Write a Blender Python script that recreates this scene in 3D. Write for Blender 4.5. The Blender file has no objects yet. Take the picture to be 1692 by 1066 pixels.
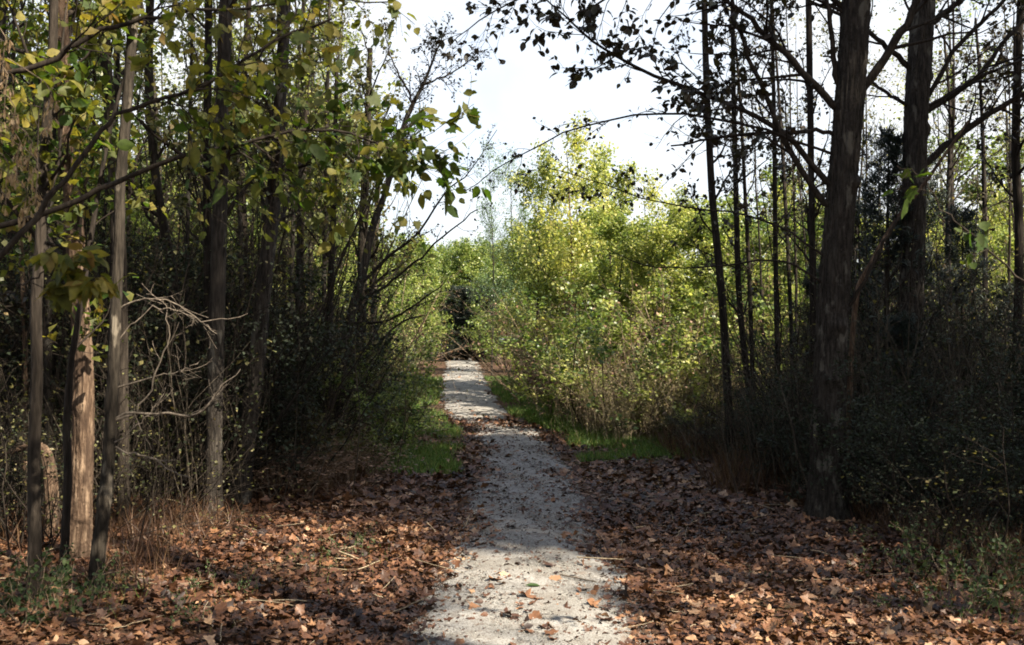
import bpy, math
import numpy as np
from mathutils import Matrix, Vector

scene = bpy.context.scene
COL = scene.collection

# ------------------------------------------------------------------ camera
CAM_H, F, W0, CX, CY, HOR = 1.6, 1625.0, 1692.0, 846.0, 533.0, 575.0
PITCH = math.atan((HOR - CY) / F)
cam_d = bpy.data.cameras.new('camera')
cam_d.sensor_width = 36.0
cam_d.lens = 36.0 * F / W0
cam_d.clip_start, cam_d.clip_end = 0.05, 3000.0
cam_d.dof.use_dof = True
cam_d.dof.focus_distance = 11.0
cam_d.dof.aperture_fstop = 5.6
cam = bpy.data.objects.new('camera', cam_d)
cam.location = (0, 0, CAM_H)
cam.rotation_euler = (math.pi / 2 + PITCH, 0, 0)
COL.objects.link(cam)
scene.camera = cam

# ------------------------------------------------------------------ light
SUN_EL, SUN_AZ = 42.0, 40.0            # elevation; degrees from +x (right) back towards the viewer
el, az = math.radians(SUN_EL), math.radians(SUN_AZ)
TO_SUN = Vector((math.cos(el) * math.cos(az), -math.cos(el) * math.sin(az), math.sin(el)))
world = bpy.data.worlds.new('World')
scene.world = world
world.use_nodes = True
nt = world.node_tree
nt.nodes.clear()
wo = nt.nodes.new('ShaderNodeOutputWorld')
bg = nt.nodes.new('ShaderNodeBackground')
sky = nt.nodes.new('ShaderNodeTexSky')
sky.sky_type = 'NISHITA'
sky.sun_disc = False
sky.sun_elevation = el
sky.sun_rotation = math.pi / 2 + az     # 0 is +y, clockwise
sky.air_density, sky.dust_density, sky.ozone_density = 1.0, 2.2, 1.0
bg.inputs['Strength'].default_value = 0.09
# thin bright high cloud veiling the blue
tcw = nt.nodes.new('ShaderNodeTexCoord')
nzw = nt.nodes.new('ShaderNodeTexNoise')
nzw.inputs['Scale'].default_value = 2.6
nzw.inputs['Detail'].default_value = 6
nzw.inputs['Roughness'].default_value = .6
nt.links.new(tcw.outputs['Generated'], nzw.inputs['Vector'])
mrw = nt.nodes.new('ShaderNodeMapRange')
mrw.inputs[1].default_value, mrw.inputs[2].default_value = .32, .58
mrw.inputs[3].default_value, mrw.inputs[4].default_value = .55, .97
nt.links.new(nzw.outputs[0], mrw.inputs[0])
mxw = nt.nodes.new('ShaderNodeMixRGB')
mxw.inputs[2].default_value = (3.9, 4.0, 4.1, 1)
# the veil is thick low down and thins towards the zenith
sepw = nt.nodes.new('ShaderNodeSeparateXYZ')
nt.links.new(tcw.outputs['Generated'], sepw.inputs[0])
mre = nt.nodes.new('ShaderNodeMapRange')
mre.inputs[1].default_value, mre.inputs[2].default_value = .38, .8
mre.inputs[3].default_value, mre.inputs[4].default_value = 1.0, .12
nt.links.new(sepw.outputs['Z'], mre.inputs[0])
mlw = nt.nodes.new('ShaderNodeMath')
mlw.operation = 'MULTIPLY'
nt.links.new(mrw.outputs[0], mlw.inputs[0])
nt.links.new(mre.outputs[0], mlw.inputs[1])
nt.links.new(mlw.outputs[0], mxw.inputs[0])
nt.links.new(sky.outputs[0], mxw.inputs[1])
nt.links.new(mxw.outputs[0], bg.inputs['Color'])
nt.links.new(bg.outputs[0], wo.inputs[0])
sun_d = bpy.data.lights.new('sun', 'SUN')
sun_d.energy = 5.0
sun_d.angle = math.radians(0.55)
sun_d.color = (1.0, 0.90, 0.74)
sun = bpy.data.objects.new('sun', sun_d)
sun.rotation_euler = TO_SUN.to_track_quat('Z', 'Y').to_euler()
sun.location = (20, -5, 30)
COL.objects.link(sun)
vs = scene.view_settings
scene.display_settings.display_device = 'sRGB'
vs.view_transform = 'Standard'
vs.look = 'None'
vs.exposure = 1.8
vs.gamma = 1.0
cy = scene.cycles
cy.max_bounces, cy.diffuse_bounces, cy.glossy_bounces = 5, 3, 1
cy.transmission_bounces, cy.transparent_max_bounces = 3, 4
cy.caustics_reflective = cy.caustics_refractive = False
cy.pixel_filter_type = 'BLACKMAN_HARRIS'
cy.filter_width = 1.8

rng = np.random.default_rng(7)


def at(px, py, d):
    """the point at ground distance d behind pixel (px, py) of the photograph"""
    u, v = (px - CX) / F, (CY - py) / F
    dy = math.cos(PITCH) - v * math.sin(PITCH)
    dz = math.sin(PITCH) + v * math.cos(PITCH)
    return np.array([u / dy * d, d, CAM_H + dz / dy * d])


# ------------------------------------------------------------------ terrain functions
PY = [0, 5.3, 9, 12, 16, 18, 20, 23, 30, 47, 62, 90]
PX = [0.02, 0.09, 0.13, 0.17, 0.12, -0.10, -0.62, -1.0, -1.45, -2.4, -3.4, -9.0]
PW = [0.72, 0.68, 0.62, 0.58, 0.57, 0.58, 0.62, 0.66, 0.70, 0.72, 0.7, 0.7]


def path_c(y):
    return np.interp(y, PY, PX)


def path_w(y):
    return np.interp(y, PY, PW)


def bumps(x, y):
    return (np.sin(x * 0.9 + 1.3) * np.cos(y * 0.7 - 0.4) * 0.5 + np.sin(x * 2.3 + y * 1.7) * 0.25
            + np.cos(y * 2.9 - x * 1.1) * 0.15)


def ground_z(x, y):
    x = np.asarray(x, float)
    y = np.asarray(y, float)
    base = np.interp(y, [-50, 16, 20, 23, 30, 47, 60, 80, 140, 400], [0, 0, .15, .30, .52, .95, .95, .7, 0.0, -3])
    off = np.abs(x - path_c(y)) - path_w(y)
    wgt = np.clip(off / 2.5, 0, 1)
    crown = -0.03 * np.clip((np.abs(x - path_c(y)) / path_w(y)) ** 2, 0, 1.3)
    return base + 0.09 * bumps(x, y) * wgt + 0.05 * np.clip(off, 0, 6) * 0.35 + crown + 0.03


# ------------------------------------------------------------------ mesh helpers
def mesh_np(name, v, quads=None, tris=None, mat=None, attr=None, smooth=True):
    me = bpy.data.meshes.new(name)
    v = np.asarray(v, np.float32)
    nq = 0 if quads is None else len(quads)
    ntr = 0 if tris is None else len(tris)
    me.vertices.add(len(v))
    me.vertices.foreach_set('co', v.ravel())
    li = []
    if nq:
        li.append(np.asarray(quads, np.int32).ravel())
    if ntr:
        li.append(np.asarray(tris, np.int32).ravel())
    li = np.concatenate(li)
    me.loops.add(len(li))
    me.loops.foreach_set('vertex_index', li)
    starts = np.concatenate([np.arange(nq) * 4, nq * 4 + np.arange(ntr) * 3]).astype(np.int32)
    me.polygons.add(nq + ntr)
    me.polygons.foreach_set('loop_start', starts)
    me.update(calc_edges=True)
    if smooth:
        me.polygons.foreach_set('use_smooth', np.ones(nq + ntr, bool))
    if attr is not None:
        a = me.attributes.new('tone', 'FLOAT', 'POINT')
        a.data.foreach_set('value', np.asarray(attr, np.float32))
    if mat:
        me.materials.append(mat)
    me.update()
    return me


def norm(a):
    return a / np.maximum(np.linalg.norm(a, axis=-1, keepdims=True), 1e-9)


def tubes(pts, rad, sides=5, seed=0, rough=0.0):
    """pts (N,K,3), rad (N,K) -> verts, quads"""
    pts = np.asarray(pts, float)
    rad = np.asarray(rad, float)
    N, K, _ = pts.shape
    tan = norm(np.gradient(pts, axis=1))
    mean = norm(pts[:, -1] - pts[:, 0])
    ref = np.where(np.abs(mean[:, 2:3]) > 0.8, np.array([[1., 0, 0]]), np.array([[0, 0, 1.]]))
    n1 = norm(np.cross(tan, ref[:, None, :]))
    n2 = np.cross(tan, n1)
    a = np.linspace(0, 2 * np.pi, sides, endpoint=False)
    r = rad[:, :, None]
    if rough:
        rg = np.random.default_rng(seed)
        r = r * (1 + rough * rg.normal(size=(N, K, sides)))
    ring = (n1[:, :, None, :] * np.cos(a)[None, None, :, None] + n2[:, :, None, :] * np.sin(a)[None, None, :, None])
    v = pts[:, :, None, :] + ring * r[..., None]
    idx = np.arange(N * K * sides).reshape(N, K, sides)
    q = np.stack([idx[:, :-1], np.roll(idx, -1, 2)[:, :-1], np.roll(idx, -1, 2)[:, 1:], idx[:, 1:]], -1).reshape(-1, 4)
    return v.reshape(-1, 3), q


class Wood:
    """collects tube batches of one part"""
    def __init__(s):
        s.v, s.q, s.t, s.n = [], [], [], 0

    def add(s, pts, rad, sides=5, tone=None, rough=0.0, seed=0):
        v, q = tubes(pts, rad, sides, seed, rough)
        s.v.append(v)
        s.q.append(q + s.n)
        N = len(pts)
        if tone is None:
            tone = rng.random(N)
        s.t.append(np.repeat(tone, len(v) // N))
        s.n += len(v)
        return s

    def mesh(s, name, mat):
        return mesh_np(name, np.concatenate(s.v), quads=np.concatenate(s.q), mat=mat, attr=np.concatenate(s.t))


def smooth_line(ctrl, n):
    """Catmull-Rom through control rows (any columns)"""
    c = np.asarray(ctrl, float)
    c = np.vstack([2 * c[0] - c[1], c, 2 * c[-1] - c[-2]])
    m = len(c) - 3
    u = np.linspace(0, m - 1e-6, n)
    i = u.astype(int)
    t = (u - i)[:, None]
    p0, p1, p2, p3 = c[i], c[i + 1], c[i + 2], c[i + 3]
    return 0.5 * ((2 * p1) + (-p0 + p2) * t + (2 * p0 - 5 * p1 + 4 * p2 - p3) * t * t + (-p0 + 3 * p1 - 3 * p2 + p3) * t ** 3)


def spawn(par, prad, M, t0=.2, t1=1., ang=(30, 60), lr=.5, fall=.5, K=6, wob=.15, trop=.1, rr=.6, tip=.3, L=None, rg=None, flat=0.0, rmin=.0015):
    """M children per parent curve; -> pts (N*M,K,3), rad"""
    rg = rg or rng
    par = np.asarray(par, float)
    N, Kp, _ = par.shape
    t = rg.uniform(t0, t1, (N, M))
    f = t * (Kp - 1)
    i = np.clip(f.astype(int), 0, Kp - 2)
    fr = (f - i)[..., None]
    rows = np.arange(N)[:, None]
    p = par[rows, i] * (1 - fr) + par[rows, i + 1] * fr
    r = prad[rows, i] * (1 - fr[..., 0]) + prad[rows, i + 1] * fr[..., 0]
    tan = norm(par[rows, i + 1] - par[rows, i])
    rnd = rg.normal(size=(N, M, 3))
    if flat:
        rnd[..., 2] *= (1 - flat)
    perp = norm(rnd - (rnd * tan).sum(-1, keepdims=True) * tan)
    a = np.radians(rg.uniform(ang[0], ang[1], (N, M)))[..., None]
    d = np.cos(a) * tan + np.sin(a) * perp
    pl = np.linalg.norm(np.diff(par, axis=1), axis=-1).sum(1)[:, None]
    ln = (pl * lr if L is None else L) * (1 - fall * t) * rg.uniform(.6, 1.3, (N, M))
    p, d, ln, r = p.reshape(-1, 3), d.reshape(-1, 3), ln.reshape(-1, 1), r.reshape(-1)
    out = [p]
    for k in range(K - 1):
        d = norm(d + wob * rg.normal(size=d.shape) + np.array([0, 0, trop]))
        p = p + d * ln / (K - 1)
        out.append(p)
    pts = np.stack(out, 1)
    r0 = np.maximum(r * rr * rg.uniform(.7, 1.1, r.shape), rmin)
    rad = r0[:, None] * np.linspace(1, tip, K)[None]
    return pts, np.maximum(rad, rmin * .6)


# leaf templates: x = across, y = along, z = up
T_FAR = (np.array([[0, 0, 0], [-.36, .45, .12], [.36, .45, .12], [0, 1, -.05]], float), np.array([[0, 2, 1], [1, 2, 3]]))
T_OVATE = (np.array([[0, 0, 0], [0, .3, -.02], [0, .65, -.02], [0, 1.0, -.16], [-.27, .22, .07], [-.33, .5, .08], [-.17, .8, .0],
                     [.27, .22, .07], [.33, .5, .08], [.17, .8, .0]], float),
           np.array([[0, 1, 4], [4, 1, 5], [1, 2, 5], [5, 2, 6], [2, 3, 6], [0, 7, 1], [7, 8, 1], [1, 8, 2], [8, 9, 2], [2, 9, 3]]))


def lobed(curl=.0, fold=.06):
    """maple-like outline as a fan"""
    half = [(0, 0), (.10, .02), (.30, -.10), (.33, .06), (.52, .16), (.36, .30), (.60, .52), (.34, .52), (.27, .58), (.30, .78), (.15, .74), (0, 1.05)]
    pts = [(0, .34)] + half + [(-x, y) for x, y in half[1:-1]][::-1]
    v = np.array([(x, y, fold * abs(x) * 2 - curl * ((y - .4) ** 2 + x * x * 1.4)) for x, y in pts])
    n = len(pts) - 1
    t = np.array([[0, 1 + i, 1 + (i + 1) % n] for i in range(n)])
    return v, t


T_LOBED = lobed(.15)
T_CURLED = lobed(-.75, .1)
T_CUP = lobed(.9, .05)
def torn(seed, lobes):
    rg = np.random.default_rng(seed)
    n = 19
    a = np.linspace(-2.65, 2.65, n) + rg.normal(size=n) * .06
    r = .42 * (1 + lobes * np.cos(a * 5 * .93)) * rg.uniform(.72, 1.15, n)
    pts = [(0, .42)] + [(np.sin(q) * w, .42 + np.cos(q) * w * 1.15) for q, w in zip(a, r)] + [(0, -.02)]
    c = rg.uniform(-.9, .9)
    b = rg.uniform(-.5, .5)
    tw = rg.uniform(-.5, .5)
    v = np.array([(x, y, c * x * x + b * (y - .4) ** 2 + tw * x * (y - .4) + rg.normal() * .035) for x, y in pts])
    m = len(pts) - 1
    return v, np.array([[0, 1 + i, 1 + (i + 1) % m] for i in range(m)])


TORN = [torn(900 + i, (.05, .18, .32, .40, .22)[i % 5]) for i in range(10)]
def ovate(seed):
    rg = np.random.default_rng(seed)
    w, n = rg.uniform(.24, .40), 6
    bend, fold = rg.uniform(-.5, .25), rg.uniform(0, .35)
    ts = np.linspace(0, 1, n + 1)
    mid = [(rg.normal() * .01, t, bend * (t - .3) ** 2) for t in ts]
    v, f = list(mid), []
    for sgn in (-1, 1):
        o = len(v)
        for t in ts[1:-1]:
            ww = w * math.sin(math.pi * min(t ** .75, 1)) ** .8 * rg.uniform(.78, 1.12)
            v.append((sgn * ww, t - .04 + rg.normal() * .015, bend * (t - .3) ** 2 + fold * ww + rg.normal() * .02))
        for i in range(n):
            a, b = i, i + 1
            la, lb_ = (o + i - 1 if i > 0 else None), (o + i if i < n - 1 else None)
            for tri in ((a, b, lb_), (a, lb_, la)):
                if None not in tri:
                    f.append(tri if sgn < 0 else tri[::-1])
            if lb_ is None:
                f.append((a, b, la) if sgn < 0 else (la, b, a))
    return np.array(v, float), np.array(f)


OVS = [ovate(700 + i) for i in range(5)]
T_NEEDLE = (np.array([[-.08, 0, 0], [.08, 0, 0], [0, 1, 0], [0, .5, .12]], float), np.array([[0, 1, 3], [0, 3, 2], [1, 2, 3]]))
T_BLADE = (np.array([[-.05, 0, 0], [.05, 0, 0], [-.04, .5, .02], [.04, .5, .02], [0, 1, .25]], float), np.array([[0, 1, 3], [0, 3, 2], [2, 3, 4]]))
T_THIN = (np.array([[-.012, 0, 0], [.012, 0, 0], [-.009, .5, .03], [.009, .5, .03], [.05, 1, .22]], float), np.array([[0, 1, 3], [0, 3, 2], [2, 3, 4]]))
T_SEED = (np.array([[0, 0, 0], [-.07, .25, .03], [.07, .25, .03], [-.16, .7, 0], [.16, .7, 0], [0, 1, -.03]], float),
          np.array([[0, 2, 1], [1, 2, 4], [1, 4, 3], [3, 4, 5]]))


def leaf_arrays(pos, dr, nr, size, tmpl, tone, base=0):
    tv, tf = tmpl
    dr = norm(dr)
    sd = norm(np.cross(dr, nr))
    up = np.cross(sd, dr)
    s = size[:, None, None]
    v = pos[:, None, :] + s * (tv[None, :, 0:1] * sd[:, None] + tv[None, :, 1:2] * dr[:, None] + tv[None, :, 2:3] * up[:, None])
    k = len(tv)
    f = tf[None] + (np.arange(len(pos)) * k)[:, None, None] + base
    return v.reshape(-1, 3), f.reshape(-1, 3), np.repeat(tone, k)


def leaf_mesh(name, sets, mat):
    vs_, fs_, ts_, n = [], [], [], 0
    for (pos, dr, nr, size, tmpl, tone) in sets:
        v, f, t = leaf_arrays(pos, dr, nr, size, tmpl, tone, n)
        n += len(v)
        vs_.append(v)
        fs_.append(f)
        ts_.append(t)
    return mesh_np(name, np.concatenate(vs_), tris=np.concatenate(fs_), mat=mat, attr=np.concatenate(ts_), smooth=False)


def on_twigs(twigs, n, size, tmpl, rg=None, t0=.15, jit=.02, droop=.35, spread=.9, clump=.6, up=1.0, tone=(0, 1)):
    """n leaves per twig -> a set for leaf_mesh"""
    rg = rg or rng
    N, K, _ = twigs.shape
    t = rg.uniform(t0, 1, (N, n)) * (K - 1)
    i = np.clip(t.astype(int), 0, K - 2)
    fr = (t - i)[..., None]
    r = np.arange(N)[:, None]
    p = twigs[r, i] * (1 - fr) + twigs[r, i + 1] * fr
    tan = norm(twigs[r, i + 1] - twigs[r, i])
    p = p + rg.normal(size=p.shape) * jit
    d = tan * .5 + rg.normal(size=p.shape) * spread + np.array([0, 0, -droop])
    nr = rg.normal(size=p.shape) * .6 + np.array([0, 0, up])
    c = clump * rg.random((N, 1)) + (1 - clump) * rg.random((N, n))
    c = tone[0] + (tone[1] - tone[0]) * c
    s = size * rg.uniform(.55, 1.25, (N, n))
    return p.reshape(-1, 3), d.reshape(-1, 3), nr.reshape(-1, 3), s.ravel(), tmpl, c.ravel()


# ------------------------------------------------------------------ materials
def new_mat(name):
    m = bpy.data.materials.new(name)
    m.use_nodes = True
    t = m.node_tree
    t.nodes.clear()
    o = t.nodes.new('ShaderNodeOutputMaterial')
    return m, t, o


def ramp(t, stops, mode='LINEAR'):
    r = t.nodes.new('ShaderNodeValToRGB')
    r.color_ramp.interpolation = mode
    e = r.color_ramp.elements
    while len(e) < len(stops):
        e.new(.5)
    for i, (p, c) in enumerate(stops):
        e[i].position = p
        e[i].color = (*c, 1)
    return r


def leaf_mat(name, cols, trans=.35, rough=.55, spots=None):
    m, t, o = new_mat(name)
    a = t.nodes.new('ShaderNodeAttribute')
    a.attribute_name = 'tone'
    n = len(cols)
    rp = ramp(t, [(i / max(n - 1, 1), c) for i, c in enumerate(cols)])
    t.links.new(a.outputs['Fac'], rp.inputs[0])
    col = rp.outputs[0]
    g = t.nodes.new('ShaderNodeNewGeometry')
    nz = t.nodes.new('ShaderNodeTexNoise')
    nz.inputs['Scale'].default_value = 38
    nz.inputs['Detail'].default_value = 3
    t.links.new(g.outputs['Position'], nz.inputs['Vector'])
    mp = t.nodes.new('ShaderNodeMapRange')
    mp.inputs[1].default_value, mp.inputs[2].default_value = .3, .7
    mp.inputs[3].default_value, mp.inputs[4].default_value = .7, 1.25
    t.links.new(nz.outputs[0], mp.inputs[0])
    mx = t.nodes.new('ShaderNodeVectorMath')
    mx.operation = 'SCALE'
    t.links.new(col, mx.inputs[0])
    t.links.new(mp.outputs[0], mx.inputs['Scale'])
    col = mx.outputs[0]
    p = t.nodes.new('ShaderNodeBsdfPrincipled')
    p.inputs['Roughness'].default_value = rough
    p.inputs['Specular IOR Level'].default_value = .5
    t.links.new(col, p.inputs['Base Color'])
    if trans > 0:
        tr = t.nodes.new('ShaderNodeBsdfTranslucent')
        ms = t.nodes.new('ShaderNodeMixShader')
        ms.inputs[0].default_value = trans
        sc = t.nodes.new('ShaderNodeVectorMath')
        sc.operation = 'MULTIPLY'
        sc.inputs[1].default_value = (1.4, 1.45, .8)
        t.links.new(col, sc.inputs[0])
        t.links.new(sc.outputs[0], tr.inputs[0])
        t.links.new(p.outputs[0], ms.inputs[1])
        t.links.new(tr.outputs[0], ms.inputs[2])
        t.links.new(ms.outputs[0], o.inputs[0])
    else:
        t.links.new(p.outputs[0], o.inputs[0])
    return m


def bark_mat(name, dark, mid, light, scale=1.0, patch=.0, patch_col=(.3, .3, .26), bump=.5):
    m, t, o = new_mat(name)
    tc = t.nodes.new('ShaderNodeTexCoord')
    mp = t.nodes.new('ShaderNodeMapping')
    mp.inputs['Scale'].default_value = (14 * scale, 14 * scale, 2.2 * scale)
    t.links.new(tc.outputs['Object'], mp.inputs[0])
    nz = t.nodes.new('ShaderNodeTexNoise')
    nz.inputs['Scale'].default_value = 1.6
    nz.inputs['Detail'].default_value = 7
    nz.inputs['Roughness'].default_value = .65
    t.links.new(mp.outputs[0], nz.inputs['Vector'])
    vo = t.nodes.new('ShaderNodeTexVoronoi')
    vo.feature = 'DISTANCE_TO_EDGE'
    vo.inputs['Scale'].default_value = 1.3
    t.links.new(mp.outputs[0], vo.inputs['Vector'])
    mu = t.nodes.new('ShaderNodeMath')
    mu.operation = 'MULTIPLY_ADD'
    t.links.new(vo.outputs['Distance'], mu.inputs[0])
    mu.inputs[1].default_value = .55
    t.links.new(nz.outputs[0], mu.inputs[2])
    rp = ramp(t, [(.33, dark), (.55, mid), (.8, light)])
    t.links.new(mu.outputs[0], rp.inputs[0])
    col = rp.outputs[0]
    if patch:
        n2 = t.nodes.new('ShaderNodeTexNoise')
        n2.inputs['Scale'].default_value = 3.2
        n2.inputs['Detail'].default_value = 5
        m2 = t.nodes.new('ShaderNodeMapping')
        m2.inputs['Scale'].default_value = (2.4, 2.4, 1)
        t.links.new(tc.outputs['Object'], m2.inputs[0])
        t.links.new(m2.outputs[0], n2.inputs['Vector'])
        r2 = ramp(t, [(.60 - patch * .2, (0, 0, 0)), (.66 - patch * .2, (1, 1, 1))])
        t.links.new(n2.outputs[0], r2.inputs[0])
        mix = t.nodes.new('ShaderNodeMixRGB')
        mix.inputs[2].default_value = (*patch_col, 1)
        mf = t.nodes.new('ShaderNodeMath')
        mf.operation = 'MULTIPLY'
        mf.inputs[1].default_value = .7
        t.links.new(r2.outputs[0], mf.inputs[0])
        t.links.new(mf.outputs[0], mix.inputs[0])
        t.links.new(col, mix.inputs[1])
        col = mix.outputs[0]
    p = t.nodes.new('ShaderNodeBsdfPrincipled')
    p.inputs['Roughness'].default_value = .9
    p.inputs['Specular IOR Level'].default_value = .15
    t.links.new(col, p.inputs['Base Color'])
    b = t.nodes.new('ShaderNodeBump')
    b.inputs['Strength'].default_value = bump
    b.inputs['Distance'].default_value = .02
    t.links.new(mu.outputs[0], b.inputs['Height'])
    t.links.new(b.outputs[0], p.inputs['Normal'])
    t.links.new(p.outputs[0], o.inputs[0])
    return m


def noise_col_mat(name, layers, bump=.4, bscale=60, rough=.95, base=(.2, .2, .2), bdist=.01):
    """layers: (scale, lo, hi, colour, strength) mixed over base by thresholded noise in world position"""
    m, t, o = new_mat(name)
    g = t.nodes.new('ShaderNodeNewGeometry')
    rgb = t.nodes.new('ShaderNodeRGB')
    rgb.outputs[0].default_value = (*base, 1)
    col = rgb.outputs[0]
    for i, (sc, lo, hi, c, st) in enumerate(layers):
        nz = t.nodes.new('ShaderNodeTexNoise')
        nz.inputs['Scale'].default_value = sc
        nz.inputs['Detail'].default_value = 4
        va = t.nodes.new('ShaderNodeVectorMath')
        va.operation = 'ADD'
        va.inputs[1].default_value = (i * 7.3, i * 3.1, i)
        t.links.new(g.outputs['Position'], va.inputs[0])
        t.links.new(va.outputs[0], nz.inputs['Vector'])
        mr = t.nodes.new('ShaderNodeMapRange')
        mr.inputs[1].default_value, mr.inputs[2].default_value = lo, hi
        mr.inputs[3].default_value, mr.inputs[4].default_value = 0, st
        t.links.new(nz.outputs[0], mr.inputs[0])
        mx = t.nodes.new('ShaderNodeMixRGB')
        mx.inputs[2].default_value = (*c, 1)
        t.links.new(mr.outputs[0], mx.inputs[0])
        t.links.new(col, mx.inputs[1])
        col = mx.outputs[0]
    p = t.nodes.new('ShaderNodeBsdfPrincipled')
    p.inputs['Roughness'].default_value = rough
    p.inputs['Specular IOR Level'].default_value = .15
    t.links.new(col, p.inputs['Base Color'])
    nb = t.nodes.new('ShaderNodeTexNoise')
    nb.inputs['Scale'].default_value = bscale
    nb.inputs['Detail'].default_value = 5
    t.links.new(g.outputs['Position'], nb.inputs['Vector'])
    b = t.nodes.new('ShaderNodeBump')
    b.inputs['Strength'].default_value = bump
    b.inputs['Distance'].default_value = bdist
    t.links.new(nb.outputs[0], b.inputs['Height'])
    t.links.new(b.outputs[0], p.inputs['Normal'])
    t.links.new(p.outputs[0], o.inputs[0])
    return m


M = {}
M['bark_grey'] = bark_mat('bark_grey', (.008, .007, .006), (.030, .025, .021), (.064, .055, .045), 1.6, .10, (.13, .12, .10), 1.3)
M['bark_brown'] = bark_mat('bark_brown', (.009, .007, .005), (.027, .021, .016), (.055, .044, .034), 1.5, bump=.9)
M['bark_pale'] = bark_mat('bark_pale', (.02, .012, .008), (.09, .058, .038), (.24, .17, .115), 1.5, .55, (.05, .032, .022), 1.2)
M['bark_spot'] = bark_mat('bark_spot', (.007, .006, .004), (.026, .021, .016), (.058, .048, .036), 1.4, .16, (.20, .17, .13), .8)
M['bark_dark'] = bark_mat('bark_dark', (.006, .005, .004), (.018, .014, .011), (.04, .032, .026), 1.5)
M['twig'] = bark_mat('twig', (.008, .006, .005), (.022, .017, .013), (.045, .035, .027), 2, 0, bump=.2)
M['twig_pale'] = bark_mat('twig_pale', (.05, .04, .03), (.11, .09, .07), (.2, .165, .13), 2, 0, bump=.2)
M['twig_tan'] = bark_mat('twig_tan', (.05, .035, .022), (.15, .11, .075), (.30, .23, .16), 2, 0, bump=.2)
M['twig_cane'] = bark_mat('twig_cane', (.12, .09, .06), (.26, .21, .14), (.42, .35, .25), 2, 0, bump=.2)
M['twig_tan2'] = bark_mat('twig_tan2', (.02, .016, .012), (.06, .048, .035), (.12, .10, .075), 2, 0, bump=.2)
M['leaf_green'] = leaf_mat('leaf_green', [(.025, .05, .012), (.08, .13, .028), (.22, .27, .07), (.46, .46, .17)], .45, .38)
M['leaf_wood'] = leaf_mat('leaf_wood', [(.015, .03, .008), (.035, .055, .012), (.07, .085, .02), (.13, .11, .03)], .4)
M['leaf_yellow'] = leaf_mat('leaf_yellow', [(.14, .20, .05), (.28, .31, .09), (.46, .44, .15), (.58, .52, .20)], .5, .42)
M['leaf_wall'] = leaf_mat('leaf_wall', [(.05, .09, .022), (.17, .21, .055), (.36, .38, .12), (.60, .55, .23)], .5, .38)
M['leaf_weed'] = leaf_mat('leaf_weed', [(.012, .03, .006), (.03, .055, .012), (.06, .08, .02)], .3, .7)
M['leaf_tan'] = leaf_mat('leaf_tan', [(.14, .16, .05), (.26, .22, .10), (.38, .30, .17)], .35, .5)
M['leaf_pale'] = leaf_mat('leaf_pale', [(.07, .12, .08), (.12, .19, .11), (.20, .25, .10)], .45, .5)
M['leaf_olive'] = leaf_mat('leaf_olive', [(.035, .05, .015), (.07, .08, .025), (.13, .12, .04), (.20, .14, .06)], .35)
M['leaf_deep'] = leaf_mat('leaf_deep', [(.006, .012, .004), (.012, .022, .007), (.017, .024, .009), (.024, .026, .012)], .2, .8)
M['leaf_brown'] = leaf_mat('leaf_brown', [(.07, .035, .02), (.14, .075, .04), (.22, .13, .08), (.30, .2, .13)], .2)
M['leaf_near'] = leaf_mat('leaf_near', [(.025, .055, .008), (.045, .085, .01), (.07, .088, .014), (.12, .12, .02), (.21, .175, .028), (.16, .09, .03)], .55, .65)
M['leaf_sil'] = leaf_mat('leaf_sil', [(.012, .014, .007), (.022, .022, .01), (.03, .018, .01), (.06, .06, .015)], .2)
M['needle'] = leaf_mat('needle', [(.004, .010, .005), (.008, .018, .008), (.016, .027, .011)], .05)
M['litter'] = leaf_mat('litter', [(.020, .010, .006), (.055, .023, .011), (.112, .048, .022), (.20, .096, .043), (.38, .24, .14)], .08, .55)
M['seed'] = leaf_mat('seed', [(.20, .12, .06), (.34, .23, .13), (.45, .34, .21)], .35)
M['grass'] = leaf_mat('grass', [(.045, .095, .018), (.08, .16, .03), (.13, .21, .045), (.24, .23, .08)], .4)
M['dry_grass'] = leaf_mat('dry_grass', [(.05, .022, .013), (.085, .042, .022), (.15, .09, .045)], .3)
M['ground'] = noise_col_mat('ground', [(3, .4, .6, (.05, .03, .02), .8), (22, .45, .6, (.14, .075, .045), .8), (60, .5, .62, (.02, .012, .008), .8),
                                       (1.1, .55, .7, (.03, .05, .015), .35)], .9, 45, base=(.075, .045, .03), bdist=.03)
M['path'] = noise_col_mat('path', [(2.2, .42, .62, (.17, .16, .14), .75), (.8, .45, .65, (.34, .33, .31), .5), (14, .48, .62, (.15, .13, .11), .6), (90, .52, .60, (.12, .10, .085), .75),
                                   (160, .56, .64, (.42, .40, .37), .45), (6.5, .60, .68, (.14, .09, .06), .45)], .8, 140, base=(.29, .28, .26), bdist=.012)


# ------------------------------------------------------------------ object helpers
def link(name, me, parent=None):
    o = bpy.data.objects.new(name, me)
    COL.objects.link(o)
    if parent is not None:
        o.parent = parent
    return o


def tag(o, label, cat, group=None):
    o['label'] = label
    o['category'] = cat
    if group:
        o['group'] = group
    return o


def thing(name, label, cat, loc=(0, 0, 0), rz=0, sc=(1, 1, 1), group=None):
    o = bpy.data.objects.new(name, None)
    o.empty_display_size = .3
    COL.objects.link(o)
    o.location = loc
    o.rotation_euler = (0, 0, rz)
    o.scale = sc
    return tag(o, label, cat, group)


def dup(root):
    r = root.copy()
    COL.objects.link(r)
    for ch in root.children:
        c = ch.copy()
        COL.objects.link(c)
        c.parent = r
        for g in ch.children:
            d = g.copy()
            COL.objects.link(d)
            d.parent = c
    return r


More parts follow.
